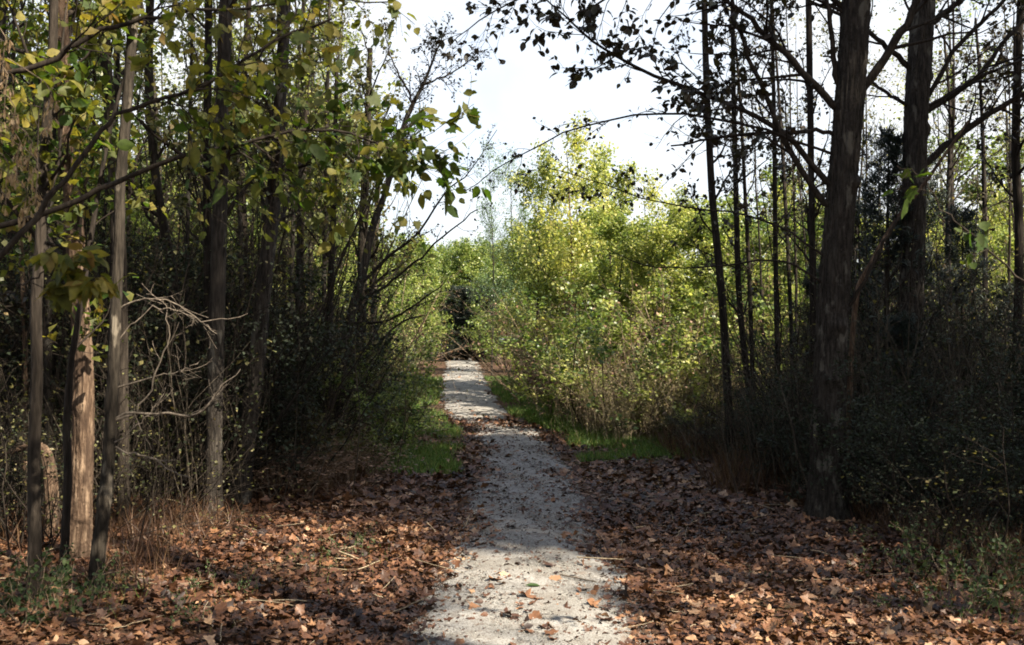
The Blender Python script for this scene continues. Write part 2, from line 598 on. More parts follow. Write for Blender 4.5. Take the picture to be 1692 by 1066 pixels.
class Proto:
    """a plant built once; the first placing moves it, later ones copy it"""
    def __init__(s, name, cat, parts, height):
        s.name, s.cat, s.parts, s.h, s.first = name, cat, parts, height, None

    def place(s, x, y, height, label, group=None, rz=None, wide=1.0, dz=0.0, name=None):
        if s.first is None:
            o = thing(name or s.name, label, s.cat)
            for n, me in s.parts:
                link(n, me, o)
            s.first = o
        else:
            o = dup(s.first)
            o.name = name or s.name
        k = height / s.h
        o.location = (x, y, float(ground_z(x, y)) - .03 + dz)
        o.rotation_euler = (0, 0, rng.uniform(0, 6.28) if rz is None else rz)
        o.scale = (k * wide, k * wide, k)
        tag(o, label, s.cat, group)
        if group is None and 'group' in o:
            del o['group']
        return o


# ------------------------------------------------------------------ ground and path
def grid(x0, x1, nx, y0, y1, ny, fx=None):
    X, Y = np.meshgrid(np.linspace(x0, x1, nx), np.linspace(y0, y1, ny))
    return X, Y


def sheet(name, X, Y, Z, mat):
    ny, nx = X.shape
    i = np.arange(nx * ny).reshape(ny, nx)
    q = np.stack([i[:-1, :-1], i[:-1, 1:], i[1:, 1:], i[1:, :-1]], -1).reshape(-1, 4)
    o = link(name, mesh_np(name, np.stack([X, Y, Z], -1).reshape(-1, 3), quads=q, mat=mat))
    o['kind'] = 'structure'
    return o


gx = np.sign(np.linspace(-1, 1, 161)) * np.abs(np.linspace(-1, 1, 161)) ** 2.6 * 420
gy = np.concatenate([np.linspace(-60, -4, 12), np.linspace(-3, 34, 149), 34 + np.linspace(.02, 1, 60) ** 2.2 * 900])
X, Y = np.meshgrid(gx, gy)
sheet('ground', X, Y, ground_z(X, Y), M['ground'])

ys = np.concatenate([np.arange(-2, 26, .06), np.arange(26, 64, .2)])
us = np.linspace(-1, 1, 31)
YY, UU = np.meshgrid(ys, us, indexing='ij')
edge = (1 + .10 * np.sin(YY * 2.1) * np.sign(UU) + .07 * np.sin(YY * 5.3 + UU) + .05 * np.sin(YY * 13.7 + 2 * UU))
XX = path_c(YY) + UU * path_w(YY) * (1 + (edge - 1) * np.abs(UU) ** 2)
ZZ = ground_z(XX, YY) + .012 + .006 * np.sin(XX * 9 + YY * 3) - .010 * np.abs(UU) ** 6 + .004 * rng.normal(size=XX.shape)
sheet('path', XX, YY, ZZ, M['path'])

# ------------------------------------------------------------------ leaf litter (uncountable) and grass
def litter(n, y0, y1, x0, x1, size, tmpl, zr, flat=.35, seed=1):
    rg = np.random.default_rng(seed)
    y = rg.uniform(y0, y1, n)
    x = rg.uniform(x0, x1, n)
    off = (np.abs(x - path_c(y)) - path_w(y)) / .3 + rg.normal(size=n) * .25 + .4 * np.sin(y * 1.7) + .3 * np.sin(y * 4.1 + 1)
    side = x - path_c(y)
    pr = np.clip(.5 + off * .55, .02, 1)
    band = np.exp(-((y - 18.9 + .25 * side) / .85) ** 2)
    pr = np.maximum(pr, band * .75)
    gl = (side < -.9) & (side > -2.2) & (y > 12.6) & (y < 29)
    gr = (side > .75) & (side < 2.6) & (y > 13.8) & (y < 29)
    pr = np.where(gl | gr, pr * (.22 + .3 * np.clip(np.sin(x * 2.7 + y * 1.9), 0, 1)), pr)
    pr = np.where(y > 21, pr * .35, pr)
    pr = pr * np.clip(.75 + .5 * np.sin(x * 2.3 + 1.7 * np.sin(y * 1.1)) * np.cos(y * 1.9 + np.sin(x * 1.4)), .3, 1)
    k = rg.random(n) < pr
    x, y = x[k], y[k]
    m = len(x)
    z = ground_z(x, y) + .012 + rg.random(m) ** 1.5 * zr * np.clip((np.abs(x - path_c(y)) - path_w(y)) / .5 + .35, .15, 1)
    d = rg.normal(size=(m, 3))
    d[:, 2] *= .22
    nr = rg.normal(size=(m, 3)) * flat
    nr[:, 2] = 1
    nr[:, 2] *= np.where(rg.random(m) < .4, -1, 1)
    tone = np.clip(rg.normal(.42, .24, m) + .12 * np.sin(x * 1.3 + y), 0, 1)
    return np.stack([x, y, z], 1), d, nr, size * rg.uniform(.55, 1.3, m), tmpl, tone


sets = [litter(11500, 4.0, 9.5, -5.5, 5.5, (.045, .06, .075)[i % 3], TORN[i], .05, .42, i) for i in range(10)]
sets += [litter(7500, 9.5, 20, -9, 8, (.08, .095)[i % 2], TORN[i], .05, .38, 20 + i) for i in range(10)]
sets += [litter(12000, 4.0, 9.5, -5.5, 5.5, .045, T_OVATE, .04, .5, 41), litter(16000, 20, 34, -9, 8, .11, T_FAR, .05, .5, 42), litter(12000, 16.5, 21, -3, 3, .08, T_OVATE, .03, .4, 43)]
lit = link('leaf_litter', leaf_mesh('leaf_litter', sets, M['litter']))
lit['kind'] = 'stuff'
tag(lit, 'carpet of fallen brown maple leaves on both sides of the path', 'fallen leaves')


rg = np.random.default_rng(61)
n = 520
ty = rg.uniform(4.2, 15, n)
tx = rg.uniform(-1, 1, n) * ty * .6
k = np.abs(tx - path_c(ty)) > path_w(ty) * rg.uniform(.5, 1.4, n)
tx, ty = tx[k], ty[k]
n = len(tx)
ta, tl = rg.uniform(0, 6.28, n), rg.uniform(.05, .45, n) ** 1.2
u = np.linspace(-.5, .5, 6)[None]
bx = tx[:, None] + np.cos(ta)[:, None] * tl[:, None] * u + rg.normal(size=(n, 6)) * .006
by_ = ty[:, None] + np.sin(ta)[:, None] * tl[:, None] * u + rg.normal(size=(n, 6)) * .006
bz = ground_z(bx, by_) + .045 + rg.uniform(0, .03, (n, 1)) + u * rg.normal(size=(n, 1)) * .05
tw = link('fallen_twigs', Wood().add(np.stack([bx, by_, bz], -1), np.repeat(rg.uniform(.0012, .004, (n, 1)), 6, 1), 5).mesh('fallen_twigs', M['twig_cane']))
tw['kind'] = 'stuff'
tag(tw, 'small broken twigs scattered over the brown leaves', 'twigs')


def debris(n, y0, y1, s, seed, spread=1.0):
    rg = np.random.default_rng(seed)
    y = rg.uniform(y0, y1, n)
    x = path_c(y) + rg.uniform(-1, 1, n) * path_w(y) * spread
    z = ground_z(x, y) + .018
    d = rg.normal(size=(n, 3))
    d[:, 2] *= .15
    nr = rg.normal(size=(n, 3)) * .5
    nr[:, 2] = 1
    return np.stack([x, y, z], 1), d, nr, s * rg.uniform(.4, 1.5, n), T_OVATE, np.clip(rg.normal(.25, .25, n), 0, 1)


cr = link('leaf_crumbs', leaf_mesh('leaf_crumbs', [debris(3800, 4.2, 12, .018, 11), debris(260, 4.2, 12, .045, 14), debris(1500, 9, 20, .04, 12), debris(250, 17, 40, .05, 13)], M['litter']))
cr['kind'] = 'stuff'
tag(cr, 'small broken leaf bits strewn over the grey gravel path', 'leaf bits')


def stones(n, y0, y1, s, seed):
    rg = np.random.default_rng(seed)
    y = rg.uniform(y0, y1, n)
    x = path_c(y) + rg.uniform(-1, 1, n) * path_w(y) * 1.02
    z = ground_z(x, y) + .014
    t = (np.array([[1, 0, 0], [-.5, .86, 0], [-.5, -.86, 0], [0, 0, .7], [.2, .1, -.5]], float), np.array([[0, 1, 3], [1, 2, 3], [2, 0, 3], [1, 0, 4], [2, 1, 4], [0, 2, 4]]))
    d = rg.normal(size=(n, 3))
    nr = rg.normal(size=(n, 3))
    return np.stack([x, y, z], 1), d, nr, s * rg.uniform(.4, 1.4, n), t, rg.random(n)


M['stone'] = leaf_mat('stone', [(.19, .18, .16), (.26, .25, .22), (.34, .33, .30)], 0, .9)
gv = link('gravel', leaf_mesh('gravel', [stones(12000, 4.2, 9, .005, 21), stones(6000, 8, 16, .008, 22)], M['stone']))
gv['kind'] = 'stuff'
tag(gv, 'fine loose grey gravel covering the path', 'gravel')


def blades(n, fy, fx, h, seed, tmpl=T_BLADE, tone=(0, 1), keep=None):
    rg = np.random.default_rng(seed)
    y = rg.uniform(fy[0], fy[1], n)
    x = path_c(y) + rg.uniform(fx[0], fx[1], n)
    e = np.minimum(np.minimum(x - path_c(y) - fx[0], fx[1] - (x - path_c(y))) / .4, np.minimum(y - fy[0], fy[1] - y) / .9)
    k = (np.sin(x * 3.1 + y * 1.3) + np.sin(x * 1.1 - y * 2.3) + rg.normal(size=n) * .6 - 1.6 * np.clip(1 - e, 0, 1)) > -.9
    if keep is not None:
        k &= keep(x, y)
    x, y = x[k], y[k]
    m = len(x)
    d = rg.normal(size=(m, 3)) * .45
    d[:, 2] = 1
    nr = rg.normal(size=(m, 3))
    return np.stack([x, y, ground_z(x, y)], 1), d, nr, h * rg.uniform(.4, 1.4, m), tmpl, tone[0] + (tone[1] - tone[0]) * rg.random(m)


gr = link('grass', leaf_mesh('grass', [blades(22000, (12.2, 19.5), (-2.4, -.85), .12, 31), blades(30000, (13.6, 20), (.8, 3.0), .12, 32),
                                       blades(18000, (19, 32), (-2.1, -.7), .14, 33), blades(26000, (19, 33), (.7, 2.3), .13, 34),
                                       blades(2600, (4.3, 6.6), (-4.2, -2.3), .12, 35, T_THIN), blades(3000, (4.4, 7.2), (2.5, 4.6), .14, 36, T_THIN),
                                       blades(600, (5.5, 8.5), (-2.2, -.9), .10, 37, T_THIN)], M['grass']))
gr['kind'] = 'stuff'
tag(gr, 'short green grass along the verges of the path', 'grass')
dg = link('dry_grass', leaf_mesh('dry_grass', [blades(16000, (10.5, 21), (-3.6, -1.85), .34, 41, T_THIN), blades(22000, (10.5, 22), (2.1, 4.4), .36, 42, T_THIN),
                                               blades(7000, (5.2, 10), (2.9, 5), .26, 43, T_THIN), blades(5000, (6.2, 9.5), (-4.8, -2.4), .24, 44, T_THIN),
                                               blades(9000, (18, 30), (1.9, 3), .45, 45, T_THIN)], M['dry_grass']))
dg['kind'] = 'stuff'
tag(dg, 'thin reddish dry grass at the foot of the thickets', 'dry grass')


# ------------------------------------------------------------------ plant prototypes
def procedural_trunk(H, r, lean=.06, wob=.02, K=12, rg=None, tip=.15, n=1):
    rg = rg or rng
    p = np.zeros((n, 3))
    d = norm(np.concatenate([rg.normal(size=(n, 2)) * lean, np.ones((n, 1))], 1))
    out = [p]
    for k in range(K - 1):
        d = norm(d + np.concatenate([rg.normal(size=(n, 2)) * wob, np.full((n, 1), .05)], 1))
        p = p + d * H / (K - 1)
        out.append(p)
    pts = np.stack(out, 1)
    t = np.linspace(0, 1, K)
    rad = r * (1 - (1 - tip) * t) * (1 + .45 * np.exp(-t * 22))
    return pts, np.repeat(rad[None], n, 0)


def tree_proto(name, cat, seed, H, r, z0, nb, bl, ang, n2, n3, leaves, lsize, tmpl, lmat, bmat, trop=.12, fall=.6, jit=.06, clump=.7, wob=.025, twl=.5, tone=(0, 1)):
    rg = np.random.default_rng(seed)
    tp, tr = procedural_trunk(H, r, .05, wob, 14, rg)
    w = Wood().add(tp, tr, 9, rough=.04)
    b1, r1 = spawn(tp, tr, nb, z0, .98, ang, L=bl, fall=fall, K=8, wob=.16, trop=trop, rr=.5, tip=.25, rg=rg)
    b2, r2 = spawn(b1, r1, n2, .2, 1, (25, 60), lr=.5, fall=.4, K=6, wob=.18, trop=.05, rr=.6, rg=rg)
    b3, r3 = spawn(b2, r2, n3, .2, 1, (25, 65), lr=twl, fall=.3, K=4, wob=.2, trop=.02, rr=.6, rg=rg, rmin=.0025)
    wb = Wood().add(b1, r1, 5).add(b2, r2, 4).add(b3, r3, 3)
    parts = [('trunk', w.mesh('trunk', bmat)), ('branches', wb.mesh('branches', M['twig'] if bmat is not M['bark_pale'] else bmat))]
    if leaves:
        sets = [on_twigs(b3, leaves, lsize, tmpl, rg, jit=jit, clump=clump, tone=tone), on_twigs(b2, max(1, leaves // 2), lsize, tmpl, rg, t0=.4, jit=jit, clump=clump, tone=tone)]
        parts.append(('crown', leaf_mesh('crown', sets, lmat)))
    return Proto(name, cat, parts, float(max(b3[..., 2].max(), H)))


def shrub_proto(name, cat, seed, H, stems, spread, r, n2, n3, leaves, lsize, tmpl, lmat, bmat, jit=.05, trop=.05, lean=.5, clump=.7, z0=.15, tone=(0, 1)):
    rg = np.random.default_rng(seed)
    p = np.concatenate([rg.normal(size=(stems, 2)) * spread * .35, np.zeros((stems, 1))], 1)
    d = norm(np.concatenate([p[:, :2] / max(spread, .01) * lean + rg.normal(size=(stems, 2)) * lean * .5, np.ones((stems, 1))], 1))
    out = [p]
    hl = H * rg.uniform(.5, 1.1, (stems, 1))
    for k in range(8):
        d = norm(d + rg.normal(size=d.shape) * .10 + np.array([0, 0, trop * .3]))
        p = p + d * hl / 8
        out.append(p)
    s1 = np.stack(out, 1)
    rr = np.repeat((r * np.linspace(1, .3, 9))[None], stems, 0) * rg.uniform(.6, 1.2, (stems, 1))
    b2, r2 = spawn(s1, rr, n2, z0, 1, (20, 65), lr=.38, fall=.5, K=6, wob=.2, trop=trop, rr=.6, rg=rg, rmin=.0022)
    w = Wood().add(s1, rr, 5).add(b2, r2, 4)
    sets = []
    if n3:
        b3, r3 = spawn(b2, r2, n3, .2, 1, (20, 70), lr=.5, fall=.4, K=4, wob=.22, trop=0, rr=.6, rg=rg, rmin=.0018)
        w.add(b3, r3, 3)
    else:
        b3 = b2
    parts = [('stems', w.mesh('stems', bmat))]
    if leaves:
        sets = [on_twigs(b3, leaves, lsize, tmpl, rg, jit=jit, clump=clump, t0=.05, tone=tone)]
        parts.append(('foliage', leaf_mesh('foliage', sets, lmat)))
    return Proto(name, cat, parts, float(np.percentile(b3[..., 2], 99)))


P = {}
# edge trees, bushy down to the ground
P['green1'] = tree_proto('leafy_tree', 'tree', 101, 6, .07, .08, 34, 2.4, (45, 88), 5, 5, 15, .105, T_FAR, M['leaf_green'], M['bark_brown'], jit=.09)
P['green2'] = tree_proto('leafy_tree', 'tree', 102, 6, .06, .06, 30, 2.2, (40, 80), 5, 5, 15, .10, T_FAR, M['leaf_green'], M['bark_brown'], tone=(.3, 1), jit=.09)
P['yellow1'] = tree_proto('yellow_tree', 'tree', 103, 7, .06, .14, 26, 2.2, (35, 80), 5, 5, 8, .11, T_FAR, M['leaf_yellow'], M['bark_pale'], jit=.16)
P['yellow2'] = tree_proto('yellow_tree', 'tree', 104, 7, .05, .10, 30, 2.0, (35, 70), 5, 5, 9, .105, T_FAR, M['leaf_wall'], M['bark_brown'], jit=.09)
# woodland poles
P['wood1'] = tree_proto('woodland_tree', 'tree', 111, 13, .11, .28, 26, 3.2, (35, 75), 5, 4, 3, .10, T_FAR, M['leaf_olive'], M['bark_grey'], fall=.5)
P['wood2'] = tree_proto('woodland_tree', 'tree', 112, 12, .09, .20, 26, 2.8, (30, 70), 5, 4, 4, .09, T_FAR, M['leaf_green'], M['bark_brown'], fall=.5)
P['wood3'] = tree_proto('woodland_tree', 'tree', 113, 12, .085, .15, 24, 2.5, (35, 80), 5, 4, 1, .09, T_FAR, M['leaf_yellow'], M['bark_grey'], fall=.5)
P['bare'] = tree_proto('bare_tree', 'tree', 114, 9, .05, .15, 22, 2.2, (25, 55), 6, 4, 0, .07, T_FAR, M['leaf_olive'], M['bark_grey'], fall=.6)
P['high'] = tree_proto('shade_tree', 'tree', 116, 18, .18, .5, 34, 4.2, (40, 85), 6, 5, 8, .15, T_FAR, M['leaf_wood'], M['bark_grey'], fall=.4)
P['top'] = tree_proto('shade_tree', 'tree', 117, 21, .2, .64, 34, 4.0, (40, 85), 6, 5, 9, .16, T_FAR, M['leaf_wood'], M['bark_grey'], fall=.3)
P['airy'] = tree_proto('airy_tree', 'tree', 119, 8, .05, .2, 30, 2.0, (35, 75), 6, 5, 4, .075, T_FAR, M['leaf_pale'], M['bark_grey'], jit=.12)
P['pole2'] = tree_proto('slim_pole_tree', 'tree', 120, 10, .04, .3, 18, 1.6, (30, 65), 5, 4, 2, .075, T_FAR, M['leaf_wall'], M['bark_grey'], fall=.5, wob=.03)
P['pole'] = tree_proto('slim_pole_tree', 'tree', 118, 10, .035, .25, 20, 1.5, (25, 60), 5, 4, 1, .07, T_FAR, M['leaf_olive'], M['bark_dark'], fall=.5, wob=.035)
P['shade'] = tree_proto('shade_tree', 'tree', 115, 13, .16, .22, 34, 3.6, (40, 85), 6, 5, 9, .14, T_FAR, M['leaf_green'], M['bark_grey'], fall=.45)
P['far1'] = tree_proto('distant_tree', 'tree', 121, 9, .14, .15, 36, 3.4, (40, 85), 6, 5, 8, .19, T_FAR, M['leaf_green'], M['bark_brown'], fall=.5, jit=.15)
P['far2'] = tree_proto('distant_tree', 'tree', 122, 9, .14, .15, 36, 3.0, (35, 80), 6, 5, 8, .18, T_FAR, M['leaf_yellow'], M['bark_brown'], fall=.5, jit=.15, tone=(0, .5))
# shrubs
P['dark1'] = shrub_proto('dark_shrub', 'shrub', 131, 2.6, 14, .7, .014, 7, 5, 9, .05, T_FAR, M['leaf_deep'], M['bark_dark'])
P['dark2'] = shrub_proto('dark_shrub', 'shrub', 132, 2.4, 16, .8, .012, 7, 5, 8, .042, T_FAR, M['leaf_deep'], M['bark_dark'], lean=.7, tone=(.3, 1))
P['green_s'] = shrub_proto('green_shrub', 'shrub', 133, 2.4, 12, .7, .012, 6, 4, 12, .075, T_FAR, M['leaf_green'], M['bark_brown'])
P['olive_s'] = shrub_proto('olive_shrub', 'shrub', 134, 2.3, 16, .7, .011, 7, 4, 6, .055, T_FAR, M['leaf_olive'], M['twig_tan'])
P['yellow_s'] = shrub_proto('yellow_shrub', 'shrub', 135, 2.4, 11, .6, .012, 6, 4, 10, .08, T_FAR, M['leaf_wall'], M['twig_tan'])
P['brush'] = shrub_proto('twiggy_brush', 'shrub', 136, 2.2, 24, .8, .008, 7, 3, 1, .045, T_FAR, M['leaf_brown'], M['twig_tan'], lean=.7)
P['brushd'] = shrub_proto('twiggy_brush', 'shrub', 137, 2.2, 20, .9, .009, 7, 3, 1, .05, T_FAR, M['leaf_olive'], M['twig'], lean=.8)
P['tangle'] = shrub_proto('tall_tangle', 'shrub', 141, 4, 22, 1.0, .014, 8, 5, 1, .05, T_FAR, M['leaf_olive'], M['twig'], lean=.45)
P['canes'] = shrub_proto('tall_canes', 'weeds', 142, 2.4, 44, 1.0, .007, 5, 0, 5, .06, T_FAR, M['leaf_tan'], M['twig_cane'], lean=.16, z0=.3, jit=.03)
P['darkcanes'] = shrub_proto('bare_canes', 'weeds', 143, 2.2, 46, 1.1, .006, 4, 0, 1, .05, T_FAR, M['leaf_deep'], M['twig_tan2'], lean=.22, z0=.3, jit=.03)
P['weeds'] = shrub_proto('tall_weeds', 'weeds', 138, 1.5, 42, .8, .005, 5, 0, 7, .045, T_FAR, M['leaf_brown'], M['twig_tan'], lean=.25, z0=.5, jit=.02)
P['weedg'] = shrub_proto('tall_weeds', 'weeds', 139, 1.4, 40, .8, .005, 5, 0, 7, .06, T_FAR, M['leaf_olive'], M['twig_tan'], lean=.25, z0=.2, jit=.02)
P['sprout'] = shrub_proto('leafy_sprout', 'plant', 140, .45, 9, .18, .0025, 4, 0, 4, .038, T_OVATE, M['leaf_weed'], M['twig_tan'], lean=.6, z0=.3, jit=.01)


def cedar(seed):
    rg = np.random.default_rng(seed)
    H = 5
    tp, tr = procedural_trunk(H, .07, .02, .012, 12, rg, .1)
    b1, r1 = spawn(tp, tr, 110, .03, .98, (50, 85), L=1.35, fall=.8, K=6, wob=.1, trop=.14, rr=.35, rg=rg)
    b2, r2 = spawn(b1, r1, 8, .15, 1, (25, 60), lr=.38, fall=.4, K=4, wob=.15, trop=.08, rr=.5, rg=rg)
    sets = [on_twigs(b2, 10, .11, T_NEEDLE, rg, jit=.03, droop=-.2, spread=.5), on_twigs(b1, 14, .11, T_NEEDLE, rg, jit=.03, droop=-.2, spread=.6)]
    return Proto('cedar_tree', 'tree', [('trunk', Wood().add(tp, tr, 8).mesh('trunk', M['bark_brown'])),
                                        ('branches', Wood().add(b1, r1, 4).add(b2, r2, 3).mesh('branches', M['twig'])),
                                        ('crown', leaf_mesh('crown', sets, M['needle']))], H)


P['cedar'] = cedar(151)
P['cedar2'] = cedar(152)


def by_px(proto, px, d, top_py, label, group=None, wide=1.0, **k):
    """stand a plant at distance d under pixel column px, reaching up to pixel row top_py"""
    x = (px - CX) / F * d
    z = ground_z(x, d)
    h = CAM_H + (HOR - top_py) / F * d - z
    return P[proto].place(x, d, h, label, group, wide=wide, **k)


# ------------------------------------------------------------------ hand-placed trees
def px_line(rows, d, n):
    """rows (px, py, half width px[, extra distance]) -> smooth pts, radii"""
    c = []
    for r in rows:
        dd = d + (r[3] if len(r) > 3 else 0)
        c.append((*at(r[0], r[1], dd), r[2] * dd / F))
    s = smooth_line(c, n)
    return s[:, :3], s[:, 3]


def bark_trunk(name, pts, rad, mat, parent, sides=20, seed=0, flare=.0, knots=0):
    rg = np.random.default_rng(seed)
    K = len(pts)
    tan = norm(np.gradient(pts, axis=0))
    ref = np.array([1., 0, 0])
    n1 = norm(np.cross(tan, ref))
    n2 = np.cross(tan, n1)
    a = np.linspace(0, 2 * np.pi, sides, endpoint=False)
    s = np.cumsum(np.r_[0, np.linalg.norm(np.diff(pts, axis=0), axis=1)])
    A, S = np.meshgrid(a, s)
    f = 1 + .05 * np.sin(3 * A + S * .8 + seed) + .035 * np.sin(5 * A - S * 2.1) + .02 * np.sin(9 * A + S * 5) + .02 * rg.normal(size=A.shape)
    if sides > 40:
        f += .035 * np.sin(15 * A + 2.5 * np.sin(S * 1.9 + A * 2) + 1.2 * np.sin(S * 7)) + .03 * np.sin(24 * A + 3 * np.sin(S * 3.1 - A)) * np.sin(S * 11 + 3 * np.sin(A * 4)) + .015 * rg.normal(size=A.shape)
    if flare:
        f += flare * (np.exp(-S / .18) * (1 + .5 * np.sin(5 * A + seed)) + .25 * np.exp(-S / .7))
    for _ in range(knots):
        ka, ks = rg.uniform(0, 6.28), rg.uniform(.3, s[-1])
        f += .28 * np.exp(-((np.cos(A - ka) - 1) * 6) ** 2 - ((S - ks) / .06) ** 2)
    v = pts[:, None] + (n1[:, None] * np.cos(A)[..., None] + n2[:, None] * np.sin(A)[..., None]) * (rad[:, None] * f)[..., None]
    i = np.arange(K * sides).reshape(K, sides)
    q = np.stack([i[:-1], np.roll(i, -1, 1)[:-1], np.roll(i, -1, 1)[1:], i[1:]], -1).reshape(-1, 4)
    b = pts[0]
    me = mesh_np(name, v.reshape(-1, 3) - np.array(parent.location), quads=q, mat=mat)
    return link(name, me, parent)


def slim(rows, k):
    return [(r[0], r[1], r[2] * k, *r[3:]) for r in rows]


def hero(name, label, rows, d, mat, limbs=(), sides=16, flare=.5, seed=0, group=None, cat='tree', knots=4, n=70, sub=None, leafmat=None, twigmat=None, ground=True):
    pts, rad = px_line(rows, d, n)
    if ground:                                            # root it in the soil where it stands
        gz = float(ground_z(pts[0, 0], pts[0, 1])) - .06
        w = np.clip(1 - (pts[:, 2] - pts[0, 2]) / 1.0, 0, 1)
        pts[:, 2] += (gz - pts[0, 2]) * w
    root = thing(name, label, cat, tuple(pts[0]), group=group)
    off = np.array(root.location)
    bark_trunk('trunk', pts, rad, mat, root, sides, seed, flare, knots)
    rg = np.random.default_rng(seed + 500)
    tm = twigmat or M['twig']
    allw, lsets = [], []
    for lb in limbs:                                      # dict: rows, n2, n3, leaves, size, from
        lp, lr = px_line(lb['rows'], d, 18)
        lr = lr * lb.get('thin', .82)
        lp = lp + (rg.normal(size=lp.shape) * .008)
        k0 = int(np.argmin(np.linalg.norm(pts - lp[0], axis=1)))
        gap = float(np.linalg.norm(pts[k0] - lp[0]))
        if gap < .6:                                      # grow out of the heart of the trunk, swelling at the joint
            c0 = pts[max(k0 - 1, 0)] - np.array([0, 0, gap * .3])
            lp = np.vstack([c0, c0 * .4 + lp[0] * .6, lp])
            lr = np.concatenate([[lr[0] * 1.7, lr[0] * 1.4], lr])
        w = Wood().add(lp[None] - off, lr[None], 8, rough=.05)
        par, prd = lp[None], lr[None]
        b2, r2 = spawn(par, prd, lb.get('n2', 10), lb.get('t0', .2), 1, lb.get('ang', (25, 60)), L=lb.get('L2', .9), fall=.4, K=7, wob=lb.get('wob', .16), trop=lb.get('trop', .04), rr=.5, rg=rg, rmin=.0025)
        b3, r3 = spawn(b2, r2, lb.get('n3', 5), .2, 1, (25, 65), lr=.5, fall=.3, K=5, wob=.2, trop=0, rr=.6, rg=rg, rmin=.002)
        w.add(b2 - off, r2, 5).add(b3 - off, r3, 3)
        link('limb', w.mesh('limb', tm), root)
        if lb.get('leaves'):
            lsets.append(on_twigs(b3 - off, lb['leaves'], lb.get('size', .08), lb.get('tmpl', T_OVATE), rg, jit=.01, spread=.8, clump=.4))
            lsets.append(on_twigs(b2 - off, max(1, lb['leaves'] // 2), lb.get('size', .08), lb.get('tmpl', T_OVATE), rg, t0=.4, jit=.01, clump=.4))
    if sub:                                               # ordinary side branches off the trunk
        b1, r1 = spawn(pts[None], rad[None], sub['n'], sub.get('t0', .4), 1, sub.get('ang', (30, 65)), L=sub['L'], fall=.4, K=8, wob=.14, trop=.1, rr=.4, tip=.25, rg=rg)
        b2, r2 = spawn(b1, r1, 5, .2, 1, (25, 60), lr=.45, fall=.4, K=6, wob=.18, trop=.05, rr=.6, rg=rg, rmin=.003)
        b3, r3 = spawn(b2, r2, 4, .2, 1, (25, 65), lr=.5, fall=.3, K=4, wob=.2, trop=0, rr=.6, rg=rg, rmin=.002)
        link('branches', Wood().add(b1 - off, r1, 6).add(b2 - off, r2, 4).add(b3 - off, r3, 3).mesh('branches', tm), root)
        if sub.get('leaves'):
            lsets.append(on_twigs(b3 - off, sub['leaves'], sub.get('size', .08), sub.get('tmpl', T_FAR), rg, jit=.03, clump=.5))
    if lsets:
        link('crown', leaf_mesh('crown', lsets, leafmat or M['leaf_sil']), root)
    return root


# ---- right side
hero('maple_tree', 'thickest grey brown tree on the right, with a leafy limb reaching over the path',
     slim([(1366, 862, 33), (1367, 800, 30), (1369, 700, 29), (1373, 600, 28), (1378, 500, 27.5), (1385, 400, 27), (1392, 300, 26.5), (1400, 200, 26), (1408, 100, 25.5),
      (1414, 0, 25), (1422, -200, 22), (1430, -500, 17), (1440, -900, 9)], .88), 9.1, M['bark_grey'], sides=90, n=420, seed=3, flare=.45, knots=9, limbs=[
        dict(rows=[(1366, 300, 7), (1290, 218, 5.5), (1200, 168, 4.5), (1100, 132, 3.8, -.3), (1000, 82, 2.8, -.6), (930, 22, 1.8, -.8), (880, -20, 1.2, -.9)], n2=26, n3=5, leaves=5, size=.085, t0=.3, L2=.75),
        dict(rows=[(1376, 172, 8), (1320, 112, 7), (1262, 52, 6), (1200, 2, 4), (1120, -50, 3)], n2=18, n3=5, leaves=3, size=.08, trop=-.03),
        dict(rows=[(1362, 335, 7), (1300, 245, 5.5), (1268, 160, 5), (1235, 90, 4.5), (1212, 20, 4), (1200, -60, 3)], n2=14, n3=5, leaves=2, size=.075),
        dict(rows=[(1418, 158, 9), (1462, 95, 8.5), (1500, 35, 8), (1520, -10, 7), (1560, -90, 5)], n2=5, n3=3, leaves=0),
        dict(rows=[(1384, 140, 6), (1374, 60, 5), (1366, 0, 4.5), (1350, -90, 3)], n2=5, n3=3, leaves=1, size=.08),
        dict(rows=[(1372, 216, 4.5), (1300, 218, 4), (1200, 226, 3, .4), (1110, 240, 1.8, .8)], n2=14, n3=5, leaves=2, size=.07, trop=-.02),
        dict(thin=.55, rows=[(1368, 430, 4), (1300, 380, 3.2), (1210, 352, 2.6, .5), (1090, 335, 2, 1.0), (980, 300, 1.5, 1.2), (880, 270, 1, 1.4)], n2=16, n3=5, leaves=2, size=.065, trop=.0, L2=.6),
        dict(thin=.55, rows=[(1362, 470, 4), (1290, 430, 3), (1190, 440, 2.4, .4), (1090, 444, 1.8, .8), (1000, 410, 1.2, 1)], n2=9, n3=4, leaves=0, L2=.6),
        dict(rows=[(1400, 520, 4), (1432, 455, 3.4), (1470, 385, 3), (1512, 322, 2.5)], n2=4, n3=3, leaves=0, L2=.4),
        dict(thin=.6, rows=[(1390, 262, 4.5), (1250, 212, 3.6), (1100, 188, 3, .4), (960, 212, 2.4, .8), (850, 262, 1.8, 1.1), (765, 318, 1.2, 1.4)], n2=26, n3=5, L2=.5, leaves=1, size=.055, trop=-.04),
        dict(thin=.6, rows=[(1400, 20, 5), (1250, -40, 4), (1080, -50, 3.2, -.4), (920, -20, 2.6, -.8), (800, 30, 2, -1.1), (745, 75, 1.2, -1.2)], n2=22, n3=5, L2=.6, leaves=2, size=.065, trop=-.05),
        dict(rows=[(1420, 40, 7), (1340, -30, 5), (1200, -60, 4, -.4), (1060, -30, 3, -.8), (960, 20, 2, -1)], n2=18, n3=5, leaves=3, size=.08, trop=-.06),
        dict(rows=[(1422, -60, 7), (1500, -160, 5), (1650, -300, 4)], n2=12, n3=5, leaves=4, size=.1)])
